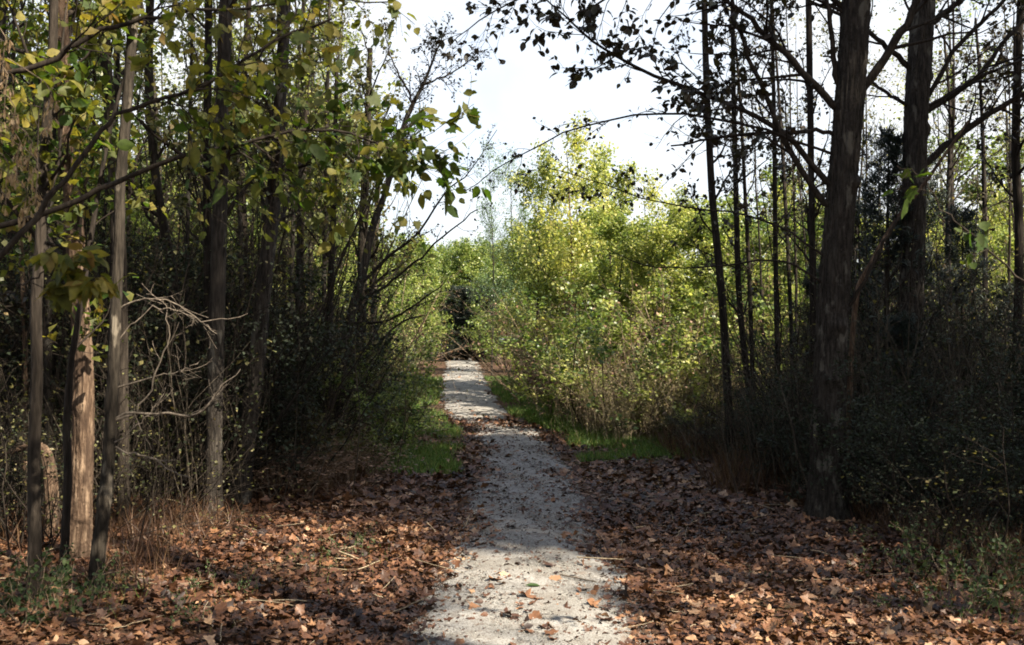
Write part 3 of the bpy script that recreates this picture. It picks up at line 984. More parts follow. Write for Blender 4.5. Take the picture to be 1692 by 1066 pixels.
hero('rough_barked_tree', 'second thickest dark tree on the right, half hidden by cedars, its bare limbs reaching right',
     [(1500, 830, 22), (1502, 700, 20), (1505, 560, 19), (1509, 400, 18.5), (1511, 300, 18.5), (1514, 200, 18), (1520, 100, 18.5), (1526, 0, 18), (1535, -200, 15), (1550, -500, 10)],
     11.5, M['bark_grey'], sides=64, n=300, seed=8, limbs=[
         dict(rows=[(1524, 275, 8), (1600, 212, 6.5), (1692, 155, 5), (1780, 120, 3)], n2=10, n3=4, leaves=1, size=.08),
         dict(rows=[(1524, 190, 6), (1600, 140, 5), (1660, 70, 4.5), (1710, 10, 3)], n2=9, n3=4, leaves=1, size=.08),
         dict(rows=[(1528, 170, 5), (1580, 80, 4.5), (1650, 10, 4), (1700, -60, 3)], n2=9, n3=4, leaves=1, size=.08),
         dict(rows=[(1530, 180, 4), (1610, 130, 3.5), (1700, 95, 3), (1790, 60, 2)], n2=9, n3=4, leaves=0),
         dict(rows=[(1502, 110, 6), (1450, 65, 5), (1400, 30, 4), (1330, 0, 3)], n2=7, n3=4, leaves=1),
         dict(rows=[(1500, 175, 4), (1460, 150, 3.5), (1420, 120, 2.5), (1360, 90, 2)], n2=6, n3=4, leaves=0),
         dict(rows=[(1536, 40, 7), (1575, 10, 6), (1640, -40, 4)], n2=7, n3=4, leaves=1)])
SAP = 'slim dark saplings between the path and the thick right trunk'
saps = [
    ([(1212, 775, 7.5), (1202, 650, 7), (1192, 480, 6.5), (1177, 320, 6), (1168, 150, 5.5), (1164, 0, 5), (1158, -300, 3)], 13, 'straight slim dark sapling nearest the path, tallest of its row', 31, 3),
    ([(1252, 780, 6), (1238, 650, 5.5), (1222, 500, 5), (1216, 300, 4.5), (1212, 150, 4), (1208, -150, 2.5)], 13.6, 'second slim dark sapling from the path, close beside the first', 32, 2),
    ([(1248, 740, 4.5), (1243, 600, 4), (1238, 450, 3.5), (1230, 300, 3), (1222, 150, 2.5), (1210, 20, 1.5)], 14.5, 'thinnest sapling of the row, crossing behind the second one', 33, 1),
    ([(1288, 760, 5), (1284, 560, 4.5), (1281, 380, 4), (1279, 200, 3.5), (1276, 60, 3), (1270, -150, 2)], 13.2, 'slim bolt upright sapling standing alone in the gap', 34, 2),
    ([(1312, 760, 4), (1308, 560, 3.6), (1300, 380, 3.2), (1292, 240, 3), (1283, 100, 2), (1270, -80, 1.2)], 14.8, 'thin brown sapling with a crooked top beside the upright one', 35, 1),
    ([(1345, 800, 6), (1344, 600, 6), (1342, 400, 5.5), (1339, 200, 5.5), (1336, 0, 5), (1330, -200, 3)], 11.5, 'slim dark sapling just left of the thick grey brown trunk', 36, 1),
    ([(1676, 790, 8), (1680, 600, 8), (1684, 400, 7.5), (1678, 250, 7), (1682, 100, 6.5), (1690, -50, 6), (1700, -250, 4)], 12, 'slim wavy dark trunk at the right edge of the wood', 37, 3),
    ([(1628, 780, 5), (1628, 560, 4.5), (1627, 350, 4), (1622, 180, 3), (1612, 30, 2)], 14, 'thin sapling between the second thick trunk and the wood edge', 38, 2),
    ([(1580, 800, 5), (1572, 560, 4.5), (1566, 380, 4), (1570, 200, 3), (1560, 60, 2)], 15.5, 'thin sapling rising out of the cedars', 40, 1),
]
for rows, d, lab, sd, lv in saps:
    hero('slim_sapling', lab, rows, d, M['bark_dark'], sides=8, n=40, seed=sd, flare=.3, knots=2, group=SAP if sd < 37 else None,
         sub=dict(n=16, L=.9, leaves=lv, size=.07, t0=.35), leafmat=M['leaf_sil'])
hero('leaning_sapling', 'thin pale leaning stem rising from the foot of the thick right trunk',
     [(1395, 640, 5), (1410, 500, 4.5), (1442, 430, 4), (1480, 365, 3.5), (1530, 300, 3), (1600, 200, 2)], 9.8, M['bark_pale'], sides=8, n=40, seed=44, flare=.2, knots=0,
     sub=dict(n=7, L=.5, leaves=0), ground=True)

# ---- left side
LG = 'trunks at the front of the left wood'
hero('slim_tree', 'slim smooth brown trunk standing farthest forward on the left', [(55, 1008, 11.5), (58, 900, 10), (57, 760, 9.6), (62, 620, 9), (60, 500, 9), (67, 400, 8.6), (73, 250, 8), (86, 100, 7.5), (88, -50, 7), (80, -400, 5)],
     5.98, M['bark_brown'], sides=16, seed=51, flare=.35, sub=dict(n=10, L=1.2, leaves=4, size=.09, t0=.5, tmpl=T_OVATE), leafmat=M['leaf_near'])
hero('flaky_barked_tree', 'pale tree with flaking patchy bark lit by the sun, second from the left edge',
     [(130, 935, 19), (132, 870, 17.5), (135, 800, 17), (139, 680, 16), (136, 560, 15), (127, 450, 14), (117, 300, 13), (104, 150, 13), (96, 0, 13), (85, -300, 10), (80, -600, 6)],
     7.3, M['bark_pale'], sides=64, n=320, seed=52, flare=.3, knots=8, sub=dict(n=14, L=1.5, leaves=4, size=.09, t0=.45), leafmat=M['leaf_near'])
dead = dict(n2=5, n3=2, leaves=0, L2=.26, trop=.05, wob=.05, thin=.7)
hero('slim_tree', 'slim spotted trunk with dead bare branches reaching out towards the path',
     [(158, 988, 12.5), (163, 900, 10.5), (176, 800, 9.5), (183, 700, 9.2), (187, 620, 9), (190, 540, 8.8), (196, 400, 8.4), (198, 300, 8), (207, 200, 8), (218, 60, 8), (230, -60, 7.5), (240, -400, 5)],
     6.2, M['bark_spot'], sides=44, n=260, seed=53, flare=.35, knots=6, twigmat=M['twig_pale'], limbs=[
         dict(rows=[(190, 692, 3.4), (235, 683, 3), (290, 686, 2.8), (330, 679, 2.5), (352, 660, 2.2), (370, 635, 1.7), (400, 612, 1)], **dead),
         dict(rows=[(228, 684, 2.2), (250, 640, 2), (268, 595, 1.8), (279, 555, 1.6), (276, 520, 1.2), (268, 490, .8)], **dead),
         dict(rows=[(180, 742, 2.6), (215, 748, 2.4), (250, 760, 2.2), (280, 776, 1.8), (314, 790, 1.2)], **dead),
         dict(rows=[(195, 510, 2), (240, 494, 1.8), (290, 502, 1.6), (345, 530, 1.5), (412, 520, .9)], **dead),
         dict(rows=[(195, 560, 1.6), (250, 512, 1.4), (300, 516, 1.2), (360, 552, .9)], **dead),
         dict(rows=[(185, 735, 2.2), (230, 700, 1.6), (262, 660, 1.3), (272, 640, .8)], **dead),
         dict(rows=[(262, 620, 1.5), (300, 612, 1.3), (335, 595, .9)], **dead)])
hero('slim_tree', 'thin crooked dark stem twisting up between the pale patchy tree and the spotted trunk',
     [(103, 975, 7), (108, 880, 6.5), (112, 780, 6), (110, 700, 6), (117, 600, 5), (124, 560, 5), (140, 460, 4.5), (160, 330, 4), (190, 180, 3), (240, 30, 2)],
     6.6, M['bark_dark'], sides=10, seed=54, flare=.3, sub=dict(n=9, L=.7, leaves=2, size=.08), leafmat=M['leaf_near'])
hero('broken_tree', 'curved broken off trunk bending over beside the pale patchy tree',
     [(84, 905, 11), (85, 850, 11), (84, 800, 11), (78, 760, 10), (64, 738, 8), (30, 742, 5), (0, 755, 3)], 8.2, M['bark_pale'], sides=14, n=40, seed=55, flare=.2, cat='dead tree', knots=3,
     sub=dict(n=4, L=.4, leaves=0, t0=.5))
hero('slim_tree', 'thin yellowish stem lit by the sun near the left edge', [(42, 800, 4), (41, 700, 4), (42, 600, 4), (38, 480, 3.5), (30, 300, 3), (20, 100, 2)], 9.5, M['bark_pale'], sides=8, n=40, seed=56, knots=1,
     sub=dict(n=8, L=.8, leaves=3, size=.07))
hero('slim_tree', 'tall brown trunk rising through the leaves, right behind the spotted pale trunk',
     [(205, 860, 9), (203, 640, 9), (200, 430, 9), (190, 300, 9), (180, 170, 9), (173, 60, 9), (170, -60, 8), (165, -400, 5)], 9, M['bark_brown'], sides=14, seed=57, sub=dict(n=16, L=1.4, leaves=5, size=.08, t0=.3), leafmat=M['leaf_green'])
mids = [
    ([(300, 860, 8), (292, 600, 8), (285, 460, 8), (268, 360, 7.5), (253, 250, 7), (246, 100, 7), (250, -60, 6), (255, -300, 4)], 11, 'bowed trunk curving left among the middle trunks', 61, 'bark_brown'),
    ([(347, 850, 7), (346, 600, 7), (343, 400, 7), (343, 200, 6.5), (345, 0, 6), (350, -300, 4)], 10.2, 'thin upright trunk paired with a thicker grey one', 62, 'bark_dark'),
    ([(352, 850, 13), (356, 640, 12.5), (361, 450, 12.5), (365, 300, 12), (369, 150, 11.5), (373, 0, 11), (380, -300, 8)], 9.5, 'thicker grey trunk of the close pair in the left wood', 63, 'bark_grey'),
    ([(393, 838, 15), (405, 760, 14), (424, 600, 13.5), (438, 460, 12.5), (450, 350, 12), (459, 240, 11), (466, 100, 10), (470, 0, 9.5), (474, -300, 7)], 10, 'dark grey trunk leaning right, its foot close to the leafy verge', 64, 'bark_grey'),
    ([(540, 800, 6), (542, 640, 6), (546, 480, 5.5), (550, 380, 5), (553, 260, 4), (556, 120, 3)], 12.5, 'thin dark sapling behind the drooping green leaves', 65, 'bark_dark'),
    ([(596, 760, 9), (596, 620, 8.5), (598, 480, 8), (601, 360, 7.5), (606, 230, 6), (612, 80, 4)], 15, 'pale grey trunk at the open end of the left wood', 66, 'bark_spot'),
    ([(618, 740, 6), (616, 600, 6), (618, 480, 5), (622, 360, 4.5), (628, 200, 3)], 17, 'slender pale trunk just right of the pale grey one', 67, 'bark_spot'),
    ([(440, 800, 5), (420, 600, 5), (405, 400, 5), (400, 200, 4.5), (412, 0, 4), (420, -200, 3)], 13, 'thin trunk between the grey pair and the leaning grey trunk', 68, 'bark_brown'),
    ([(505, 800, 5), (500, 600, 5), (498, 400, 4.5), (505, 200, 4), (520, 0, 3)], 14.5, 'faint thin trunk right of the leaning dark grey trunk', 69, 'bark_brown'),
]
for rows, d, lab, sd, bm in mids:
    hero('woodland_tree', lab, rows, d, M[bm], sides=14, n=60, seed=sd, flare=.35, group=LG, sub=dict(n=15, L=1.3, leaves=3, size=.075, t0=.35), leafmat=M['leaf_olive'])
hero('bare_tree', 'bare many branched tree leaning right over the path verge against the sky',
     [(556, 720, 9), (566, 600, 8.5), (578, 530, 8), (600, 450, 7), (616, 375, 6), (636, 320, 5), (656, 250, 4.5), (668, 205, 4), (682, 172, 3.6), (700, 138, 3), (716, 98, 1.8), (736, 48, .8)],
     13, M['bark_grey'], sides=12, n=60, seed=71, flare=.2, sub=dict(n=34, L=.55, leaves=1, size=.04, t0=.5), limbs=[
         dict(thin=.65, rows=[(700, 140, 2.6), (728, 128, 2.2), (760, 112, 1.7), (792, 84, 1)], n2=16, n3=6, L2=.35, leaves=2, size=.04),
         dict(thin=.65, rows=[(682, 172, 3), (670, 140, 2.4), (652, 112, 2), (640, 70, 1.4), (636, 40, .8)], n2=14, n3=6, L2=.35, leaves=2, size=.04),
         dict(thin=.65, rows=[(596, 470, 5), (640, 425, 4), (690, 385, 3), (735, 320, 2.2), (775, 285, 1.6), (822, 215, .8)], n2=22, n3=6, L2=.5, leaves=2, size=.04, ang=(15, 50)),
         dict(thin=.65, rows=[(590, 500, 4), (640, 470, 3.4), (690, 430, 2.8), (740, 385, 2.2), (790, 345, 1.5)], n2=11, n3=5, L2=.45, leaves=1, size=.04),
         dict(thin=.65, rows=[(578, 535, 4), (640, 530, 3), (690, 500, 2.4), (730, 470, 1.6)], n2=10, n3=5, L2=.45, leaves=1, size=.04),
         dict(thin=.65, rows=[(640, 315, 3), (600, 260, 2.4), (560, 210, 1.8), (530, 150, 1)], n2=8, n3=4, L2=.4, leaves=1, size=.04),
         dict(thin=.65, rows=[(570, 590, 4), (620, 570, 3), (660, 535, 2.4), (700, 520, 1.5)], n2=9, n3=5, L2=.4, leaves=0)])

# ---- near leafy boughs whose stems stand just outside the frame
def near_bough(name, label, base, rows, d, seed, n2, n3, leaves, size, lmat, tmpl=T_OVATE, L2=.45, extra=None, stem_r=.035, droop=.5, tone=(0, 1), t0=.3, group=None, flat=.3, n_stem=20, bmat='bark_dark'):
    rg = np.random.default_rng(seed)
    lp, lr = px_line(rows, d, 26)
    lp = lp + rg.normal(size=lp.shape) * .006
    lr = lr * .62
    bx, by = base
    gz = float(ground_z(bx, by))
    top = lp[0]
    st = smooth_line([(bx, by, gz - .05, stem_r), (bx + .3 * (top[0] - bx), by + .3 * (top[1] - by), gz + (top[2] - gz) * .55, stem_r * .85), (*top, lr[0])], n_stem)
    root = thing(name, label, 'tree', (bx, by, gz), group=group)
    off = np.array(root.location)
    link('trunk', Wood().add(st[None, :, :3] - off, st[None, :, 3], 10, rough=.04).mesh('trunk', M[bmat]), root)
    b2, r2 = spawn(lp[None], lr[None], n2, t0, 1, (25, 70), L=L2, fall=.35, K=7, wob=.14, trop=-.05, rr=.5, rg=rg, rmin=.0022, flat=flat)
    b3, r3 = spawn(b2, r2, n3, .25, 1, (25, 60), lr=.5, fall=.3, K=5, wob=.15, trop=-.06, rr=.6, rg=rg, rmin=.0014)
    link('bough', Wood().add(lp[None] - off, lr[None], 8, rough=.06).add(b2 - off, r2, 5).add(b3 - off, r3, 4).mesh('bough', M['twig']), root)
    s = [on_twigs(b2 - off, max(1, leaves - 1), size * 1.15, T_LOBED, rg, t0=.4, jit=.01, droop=droop * 1.4, spread=.45, clump=.5, tone=tone),
         ]
    for q in range(5):                                    # five leaf shapes shared out over the twigs
        s.append(on_twigs(b3[q::5] - off, leaves, size * (.7 + .15 * q), OVS[q], rg, t0=.3, jit=.008, droop=droop, spread=.5, clump=.55, tone=tone))
        s.append(on_twigs(b2[q::5] - off, leaves, size * (.7 + .15 * q), OVS[q], rg, t0=.4, jit=.008, droop=droop, spread=.5, clump=.5, tone=tone))
    link('leaves', leaf_mesh('leaves', s, lmat), root)
    return root, lp, off


near_bough('young_maple', 'young maple whose long dark bough of yellow green leaves arches over the left trunks', (-2.35, 3.2),
           [(-60, 480, 11), (0, 425, 9), (60, 355, 8), (120, 285, 7), (165, 218, 6.5), (205, 182, 6), (270, 160, 5.5), (340, 140, 5), (400, 100, 4.5), (470, 64, 4), (550, 28, 3)], 3.9, 201,
           22, 4, 3, .056, M['leaf_near'], L2=.5, t0=.5, tone=(.1, 1), flat=.6)
near_bough('young_maple', 'young maple whose low bough ends in a dense fan of green leaves near the sky', (-3.2, 4.3),
           [(-40, 390, 9), (100, 345, 8), (190, 300, 7), (300, 262, 6), (400, 238, 5), (500, 215, 4), (590, 222, 3), (660, 255, 2)], 4.7, 202,
           44, 5, 3, .064, M['leaf_near'], L2=.6, t0=.45, tone=(0, .8))
near_bough('young_maple', 'young maple whose upper bough of yellowing leaves crosses the top left of the picture', (-3.3, 3.6),
           [(-60, 130, 9), (60, 108, 8), (130, 72, 7), (210, 40, 6), (300, 20, 5), (420, 12, 4), (520, -5, 3), (640, 10, 2)], 4.4, 203,
           18, 4, 2, .058, M['leaf_near'], L2=.45, t0=.2, tone=(.2, 1))
near_bough('low_sapling', 'low sapling spray of yellow green leaves lit in front of the left trunks', (-2.0, 2.7),
           [(-30, 500, 3), (20, 480, 2.6), (70, 452, 2.2), (115, 440, 1.8), (155, 450, 1.4), (185, 470, 1)], 3.3, 204,
           8, 3, 3, .066, M['leaf_near'], L2=.16, t0=.2, tone=(.3, 1), stem_r=.012)
near_bough('hanging_leaf_sapling', 'thin sapling holding a few large green leaves in front of the cedars at right', (2.75, 3.9),
           [(1760, 560, 4), (1690, 470, 3), (1620, 400, 2.4), (1560, 345, 2), (1520, 290, 1.5), (1480, 275, 1)], 4.3, 205,
           6, 2, 1, .07, M['leaf_near'], L2=.22, t0=.3, stem_r=.012, tone=(0, .5), bmat='bark_pale')

# clusters of papery winged seeds at the left edge
rg = np.random.default_rng(77)
sr = thing('seed_tree', 'tree at the left edge hung with tan bunches of papery winged seeds', 'tree', (-2.75, 4.2, float(ground_z(-2.75, 4.2))))
off = np.array(sr.location)
c = smooth_line([(-2.75, 4.2, 0, .03), (-2.7, 4.25, 1.4, .026), (-2.5, 4.2, 2.4, .018), (-2.25, 4.2, 3.1, .01), (-2.0, 4.2, 3.4, .005)], 30)
link('trunk', Wood().add(c[None, :, :3] - off, c[None, :, 3], 10, rough=.04).mesh('trunk', M['bark_dark']), sr)
for (px, py) in [(8, 150), (28, 260), (10, 300), (48, 262), (40, 345), (20, 205), (-10, 235), (60, 300), (80, 180), (5, 90)]:
    q = at(px, py, 4.2) - off
    top = q + np.array([0, 0, .10])
    n = 34
    line = smooth_line([(*(top + np.array([-.18, 0, .12])),), (*top,), (*q,), (*(q - np.array([0, 0, .1])),)], 8)
    tw = Wood().add(line[None], np.full((1, 8), .0022), 4)
    b, r = spawn(line[None], np.full((1, 8), .002), 14, .3, 1, (30, 80), L=.05, K=3, trop=-.5, rg=rg, rmin=.0008)
    tw.add(b, r, 3)
    s = on_twigs(b, 3, .034, T_SEED, rg, t0=.6, jit=.006, droop=1.3, spread=.4, up=0.1)
    bunch = link('seed_bunch', tw.mesh('seed_bunch', M['twig_tan']), sr)
    link('seeds', leaf_mesh('seeds', [s], M['seed']), bunch)

# ------------------------------------------------------------------ sunlit trees and bushes on the right of the bend
YG = 'yellowing trees in the sun beyond the bend'
for px, d, top, w, pr, lab in [
        (938, 22.5, 200, .95, 'yellow1', 'tallest yellow tree, its crown against the white sky'),
        (1015, 23, 225, .95, 'yellow2', 'yellow tree just right of the tallest one'),
        (885, 26, 240, .85, 'yellow2', 'yellow green tree on the path side of the tallest one'),
        (1068, 21.5, 290, .9, 'yellow1', 'yellow tree behind the slim dark saplings'),
        (975, 26, 275, 1.2, 'yellow1', 'broad yellow tree filling the gap between the two tall ones'),
        (1150, 22, 310, .9, 'yellow2', 'sparse yellow tree seen between the slim saplings'),
        (1255, 23, 300, .9, 'yellow1', 'yellow tree behind the upright sapling'),
        (1325, 24, 320, .9, 'yellow2', 'yellow green tree just left of the thick trunk')]:
    by_px(pr, px, d, top, lab, YG, wide=w)
GG = 'leafy trees forming the sunlit wall right of the path'
for px, d, top, w, pr, lab in [
        (862, 36, 385, 1.1, 'green1', 'green tree at the far end of the sunlit wall, beside the dark opening'),
        (908, 28, 362, 1.2, 'green1', 'round green tree leaning towards the path'),
        (990, 25.5, 350, 1.3, 'green1', 'deep green tree in the centre of the sunlit wall'),
        (1015, 21, 345, 1.25, 'green2', 'olive tree right of the deep green one'),
        (1075, 19.5, 335, 1.25, 'yellow2', 'pale yellow green tree lit full by the sun'),
        (1135, 19.5, 350, 1.2, 'green2', 'olive green tree behind the first slim sapling'),
        (1200, 19.5, 345, 1.2, 'yellow2', 'light green tree behind the pair of saplings'),
        (1262, 19.5, 360, 1.2, 'green2', 'olive tree in the gap left of the thick trunk'),
        (1325, 19.5, 345, 1.2, 'green1', 'green tree half covered by the thick trunk')]:
    by_px(pr, px, d, top, lab, GG, wide=w)
BG = 'bushes along the foot of the sunlit wall'
where = ['far end', 'dark opening', 'bend', 'dry weeds', 'grass verge', 'slim saplings', 'upright sapling', 'thick trunk']
bl = [(836, 43, 505, 'green_s', 1.0), (862, 37, 480, 'green_s', 1.1), (886, 31, 480, 'green_s', 1.1), (902, 27, 470, 'brush', 1.3), (932, 23.5, 485, 'brush', 1.4), (900, 24, 545, 'olive_s', 1.2), (955, 21, 480, 'brush', 1.3),
      (1000, 19.6, 480, 'green_s', 1.2), (1015, 18.8, 500, 'yellow_s', 1.3), (1040, 18.0, 480, 'green_s', 1.3), (1075, 17.4, 480, 'brush', 1.3), (1110, 17.8, 455, 'brush', 1.2), (1140, 17.2, 480, 'yellow_s', 1.3),
      (1175, 17.4, 460, 'green_s', 1.3), (1215, 17.6, 470, 'brush', 1.3), (1255, 17.6, 470, 'brush', 1.2), (1295, 17.6, 450, 'yellow_s', 1.3), (1330, 17.8, 450, 'green_s', 1.2), (990, 18.2, 560, 'yellow_s', 1.3), (1100, 16.6, 560, 'yellow_s', 1.3),
      (1000, 17.9, 620, 'weeds', 1.3), (1050, 17.0, 640, 'weeds', 1.2), (1100, 16.2, 630, 'weedg', 1.2), (945, 20.0, 610, 'weeds', 1.2), (1150, 16.0, 640, 'weeds', 1.2), (1200, 16.0, 640, 'weedg', 1.2), (900, 22.6, 600, 'weeds', 1.2), (1240, 16, 620, 'weeds', 1.2)]
words = {'green_s': 'bright green bush', 'olive_s': 'olive green bush', 'brush': 'tangle of tan bare twigs', 'yellow_s': 'yellow green bush', 'weeds': 'stand of tall brown dried weeds', 'weedg': 'stand of tall greenish weeds'}
for i, px in enumerate(range(965, 1345, 20)):
    bl.append((px, 16.2 + .35 * (i % 3) + max(0, 1000 - px) * .05, 560 + 22 * (i % 4), 'canes', .9))
words['canes'] = 'stand of tall pale canes'
for px, d, top, pr, w in bl:
    by_px(pr, px, d, top, 'sunlit ' + words[pr], BG, wide=w)

for px, d, top, w, pr in [(1395, 25, 350, 1.1, 'green2'), (1450, 27, 330, 1.1, 'yellow2'), (1500, 24, 380, 1.1, 'yellow2'), (1555, 26, 330, 1.1, 'yellow1'), (1605, 23, 350, 1.1, 'yellow2'), (1655, 25, 310, 1.1, 'yellow2'), (1690, 22, 370, 1.1, 'green2'),
                          (1625, 18.5, 430, 1.0, 'yellow2'), (1560, 19.5, 440, 1.0, 'green2')]:
    by_px(pr, px, d, top, 'sunlit leafy background tree', 'sunlit trees behind the dark right wood', wide=w)

# ------------------------------------------------------------------ dark right wood
for px, d, top, w, pr, lab in [
        (1455, 11.6, 215, .95, 'cedar', 'tallest dark cedar, right behind the thick grey brown trunk'),
        (1590, 12.6, 345, 1.0, 'cedar2', 'broad dark cedar right of the second thick trunk'),
        (1345, 14.2, 440, 1.0, 'cedar2', 'low dark cedar peeping out left of the thick trunk'),
        (1420, 13.5, 330, 1.1, 'cedar2', 'cedar standing behind the tallest cedar'),
        (1530, 13.8, 260, 1.0, 'cedar', 'cedar directly behind the second thick trunk'),
        (1665, 14.5, 470, 1.1, 'cedar', 'cedar nearest the right edge'),
        (1500, 10.4, 520, 1.2, 'cedar2', 'small bushy cedar in the shade of the second thick trunk')]:
    by_px(pr, px, d, top, lab, 'dark cedars among the thick right trunks', wide=w)


LAND = [(50, 'at the left edge'), (110, 'near the foremost slim trunk'), (160, 'near the sunlit flaky tree'), (230, 'near the spotted trunk'), (320, 'near the dead bare branches'), (400, 'near the close trunk pair'),
        (480, 'near the leaning grey trunk'), (560, 'in line with the thin dark sapling'), (640, 'near the pale grey trunk'), (740, 'left of the path'), (900, 'right of the far path'), (1060, 'beyond the right verge'),
        (1160, 'left of the slim saplings'), (1260, 'among the slim saplings'), (1340, 'near the upright sapling'), (1420, 'near the thickest trunk'), (1480, 'between the two thick trunks'),
        (1540, 'near the second thickest trunk'), (1620, 'right of the second thickest trunk'), (9999, 'at the right edge')]
ORD = ['nearest', 'second nearest', 'third nearest', 'fourth nearest', 'fifth nearest', 'sixth nearest', 'seventh nearest', 'eighth nearest', 'ninth nearest', 'tenth nearest', 'eleventh nearest', 'twelfth nearest',
       'thirteenth nearest', 'fourteenth nearest', 'fifteenth nearest', 'sixteenth nearest', 'seventeenth nearest', 'eighteenth nearest', 'nineteenth nearest', 'twentieth nearest']


def single_out():
    """give every look-alike in view a label of its own: kind, landmark, order of distance"""
    by = {}
    for o in COL.objects:
        if o.parent is None and 'label' in o and 'group' in o:
            by.setdefault(o['label'], []).append(o)
    for lab, obs in by.items():
        if len(obs) < 2 and lab.count(' ') > 5:
            continue
        near = {}
        for o in obs:
            px = CX + F * o.location.x / max(o.location.y, .1)
            if o.location.y < 3 or px < -160 or px > 1850:
                continue
            near.setdefault(next(t for lim, t in LAND if px < lim), []).append(o)
        for t, os_ in near.items():
            os_.sort(key=lambda o: o.location.y)
            for i, o in enumerate(os_):
                pre = '' if len(os_) == 1 else ('farthest ' if i == len(os_) - 1 else ORD[min(i, 19)] + ' ')
                o['label'] = pre + lab + ' ' + t
        for i, o in enumerate(x for x in obs if x['label'] == lab and lab.count(' ') < 6 and x.location.y < 60):
            o['label'] = lab + (' just outside the left of the view' if o.location.x < 0 else ' just outside the right of the view')


def scatter(n, ys, xs, protos, hs, labels, group, seed, reject=None, wide=(.9, 1.2), minsep=.5, top=None):
    rg = np.random.default_rng(seed)
    pts = []
    tries = 0
    while len(pts) < n and tries < n * 40:
        tries += 1
        y = rg.uniform(*ys)
        x = rg.uniform(*xs(y))
        if reject and reject(x, y):
            continue
        if any((x - a) ** 2 + (y - b) ** 2 < minsep ** 2 for a, b in pts):
            continue
        pts.append((x, y))
        pr = protos[int(rg.integers(len(protos)))]
        h = rg.uniform(*hs)
        if top:                      # skyline of the thicket, as a photograph row per column
            h = min(h, max(.5, 1.6 + (575 - top(846 + 1625 * x / y) + rg.uniform(-25, 25)) * y / 1625))
        P[pr].place(x, y, h, labels[pr], group, wide=rg.uniform(*wide) * max(1, 1.5 / h))
    return pts


lab_r = {'dark1': 'dark green thicket shrub', 'dark2': 'dark spreading shrub', 'brushd': 'leafless tangle of thin dark stems',
         'brush': 'tan leafless twig tangle', 'olive_s': 'olive green shrub', 'green_s': 'bright green shrub'}
edge_r = lambda y: 2.55 + .03 * (y - 9) if y < 14 else 2.4
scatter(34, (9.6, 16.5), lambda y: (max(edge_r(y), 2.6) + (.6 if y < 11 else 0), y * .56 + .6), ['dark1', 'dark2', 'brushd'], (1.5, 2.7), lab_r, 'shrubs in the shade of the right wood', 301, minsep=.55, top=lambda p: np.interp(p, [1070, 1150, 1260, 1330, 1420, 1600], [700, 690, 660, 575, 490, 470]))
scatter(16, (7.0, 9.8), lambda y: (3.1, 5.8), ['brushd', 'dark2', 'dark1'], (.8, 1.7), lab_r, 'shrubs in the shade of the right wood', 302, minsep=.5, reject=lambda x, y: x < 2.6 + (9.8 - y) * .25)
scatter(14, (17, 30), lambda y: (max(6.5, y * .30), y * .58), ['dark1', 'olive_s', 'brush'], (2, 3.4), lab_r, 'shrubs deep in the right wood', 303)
scatter(11, (22, 36), lambda y: (max(7.5, y * .33), y * .60), ['wood3', 'bare', 'wood3', 'wood2'], (8, 12),
        {'bare': 'thin bare background tree', 'wood3': 'tall thin nearly leafless tree', 'wood2': 'tall green leaved tree'}, 'trees deep in the right wood', 304, minsep=1.2)
scatter(10, (36, 60), lambda y: (3, y * .62), ['far2', 'far1'], (7, 10), {'far1': 'far rounded green tree', 'far2': 'far rounded yellowish tree'}, 'far trees beyond the right wood', 305, minsep=3)

# ------------------------------------------------------------------ left wood
lab_l = {'dark1': 'dark green thicket shrub', 'dark2': 'dark spreading shrub', 'brushd': 'leafless tangle of thin dark stems',
         'yellow_s': 'yellow green shrub', 'olive_s': 'olive green shrub', 'green_s': 'bright green shrub', 'brush': 'tan leafless twig tangle',
         'weeds': 'reddish brown dried weeds', 'weedg': 'stand of greenish weeds'}
edge_l = lambda y: float(np.interp(y, [8, 10, 12, 16, 20, 24, 30, 47], [-3.4, -2.6, -2.1, -2.2, -2.9, -3.2, -3.6, -4.6]))
TOPL = lambda p: np.interp(p, [0, 280, 400, 500, 600, 680], [370, 390, 440, 490, 545, 610])
scatter(54, (9.6, 17.5), lambda y: (-y * .56 - .6, edge_l(y) - .35), ['dark1', 'dark2', 'brushd', 'brushd'], (1.8, 3.5), lab_l, 'shrubs in the shade of the left wood', 311, minsep=.5, top=TOPL, reject=lambda x, y: x / y > -.15)
scatter(26, (9.6, 19), lambda y: (-y * .56 - .6, edge_l(y) - .6), ['tangle'], (2.8, 5), {'tangle': 'tall bare stem tangle'}, 'tall tangles in the left wood', 317, minsep=.9, reject=lambda x, y: x / y > -.18)
scatter(54, (9.0, 24), lambda y: (-y * .56 - .6, edge_l(y) - .5), ['pole', 'pole2'], (7, 12), {'pole': 'thin dark pole tree', 'pole2': 'thin grey pole tree'}, 'thin pole trees in the left wood', 318, minsep=.5)
scatter(14, (14, 24), lambda y: (max(3.2, y * .24), y * .56), ['pole'], (7, 11), {'pole': 'thin dark pole tree'}, 'thin pole trees in the right wood', 319, minsep=.6)
scatter(22, (9.4, 13), lambda y: (2.9 if y > 10.6 else 3.5, y * .56), ['darkcanes'], (1.4, 2.6), {'darkcanes': 'thicket of thin bare canes'}, 'bare canes in the right wood', 306, minsep=.5)
scatter(20, (9.6, 14), lambda y: (-y * .56, edge_l(y) - .3), ['darkcanes'], (1.2, 2.4), {'darkcanes': 'thicket of thin bare canes'}, 'bare canes in the left wood', 307, minsep=.5)
scatter(9, (11, 17), lambda y: (max(3.4, y * .3), y * .56), ['tangle'], (2.4, 3.6), {'tangle': 'tall bare stem tangle'}, 'tall tangles in the right wood', 320, minsep=.8)
scatter(10, (7.6, 9.4), lambda y: (-5.4, -3.3), ['dark2', 'brushd'], (.9, 1.6), lab_l, 'shrubs in the shade of the left wood', 312, minsep=.6)
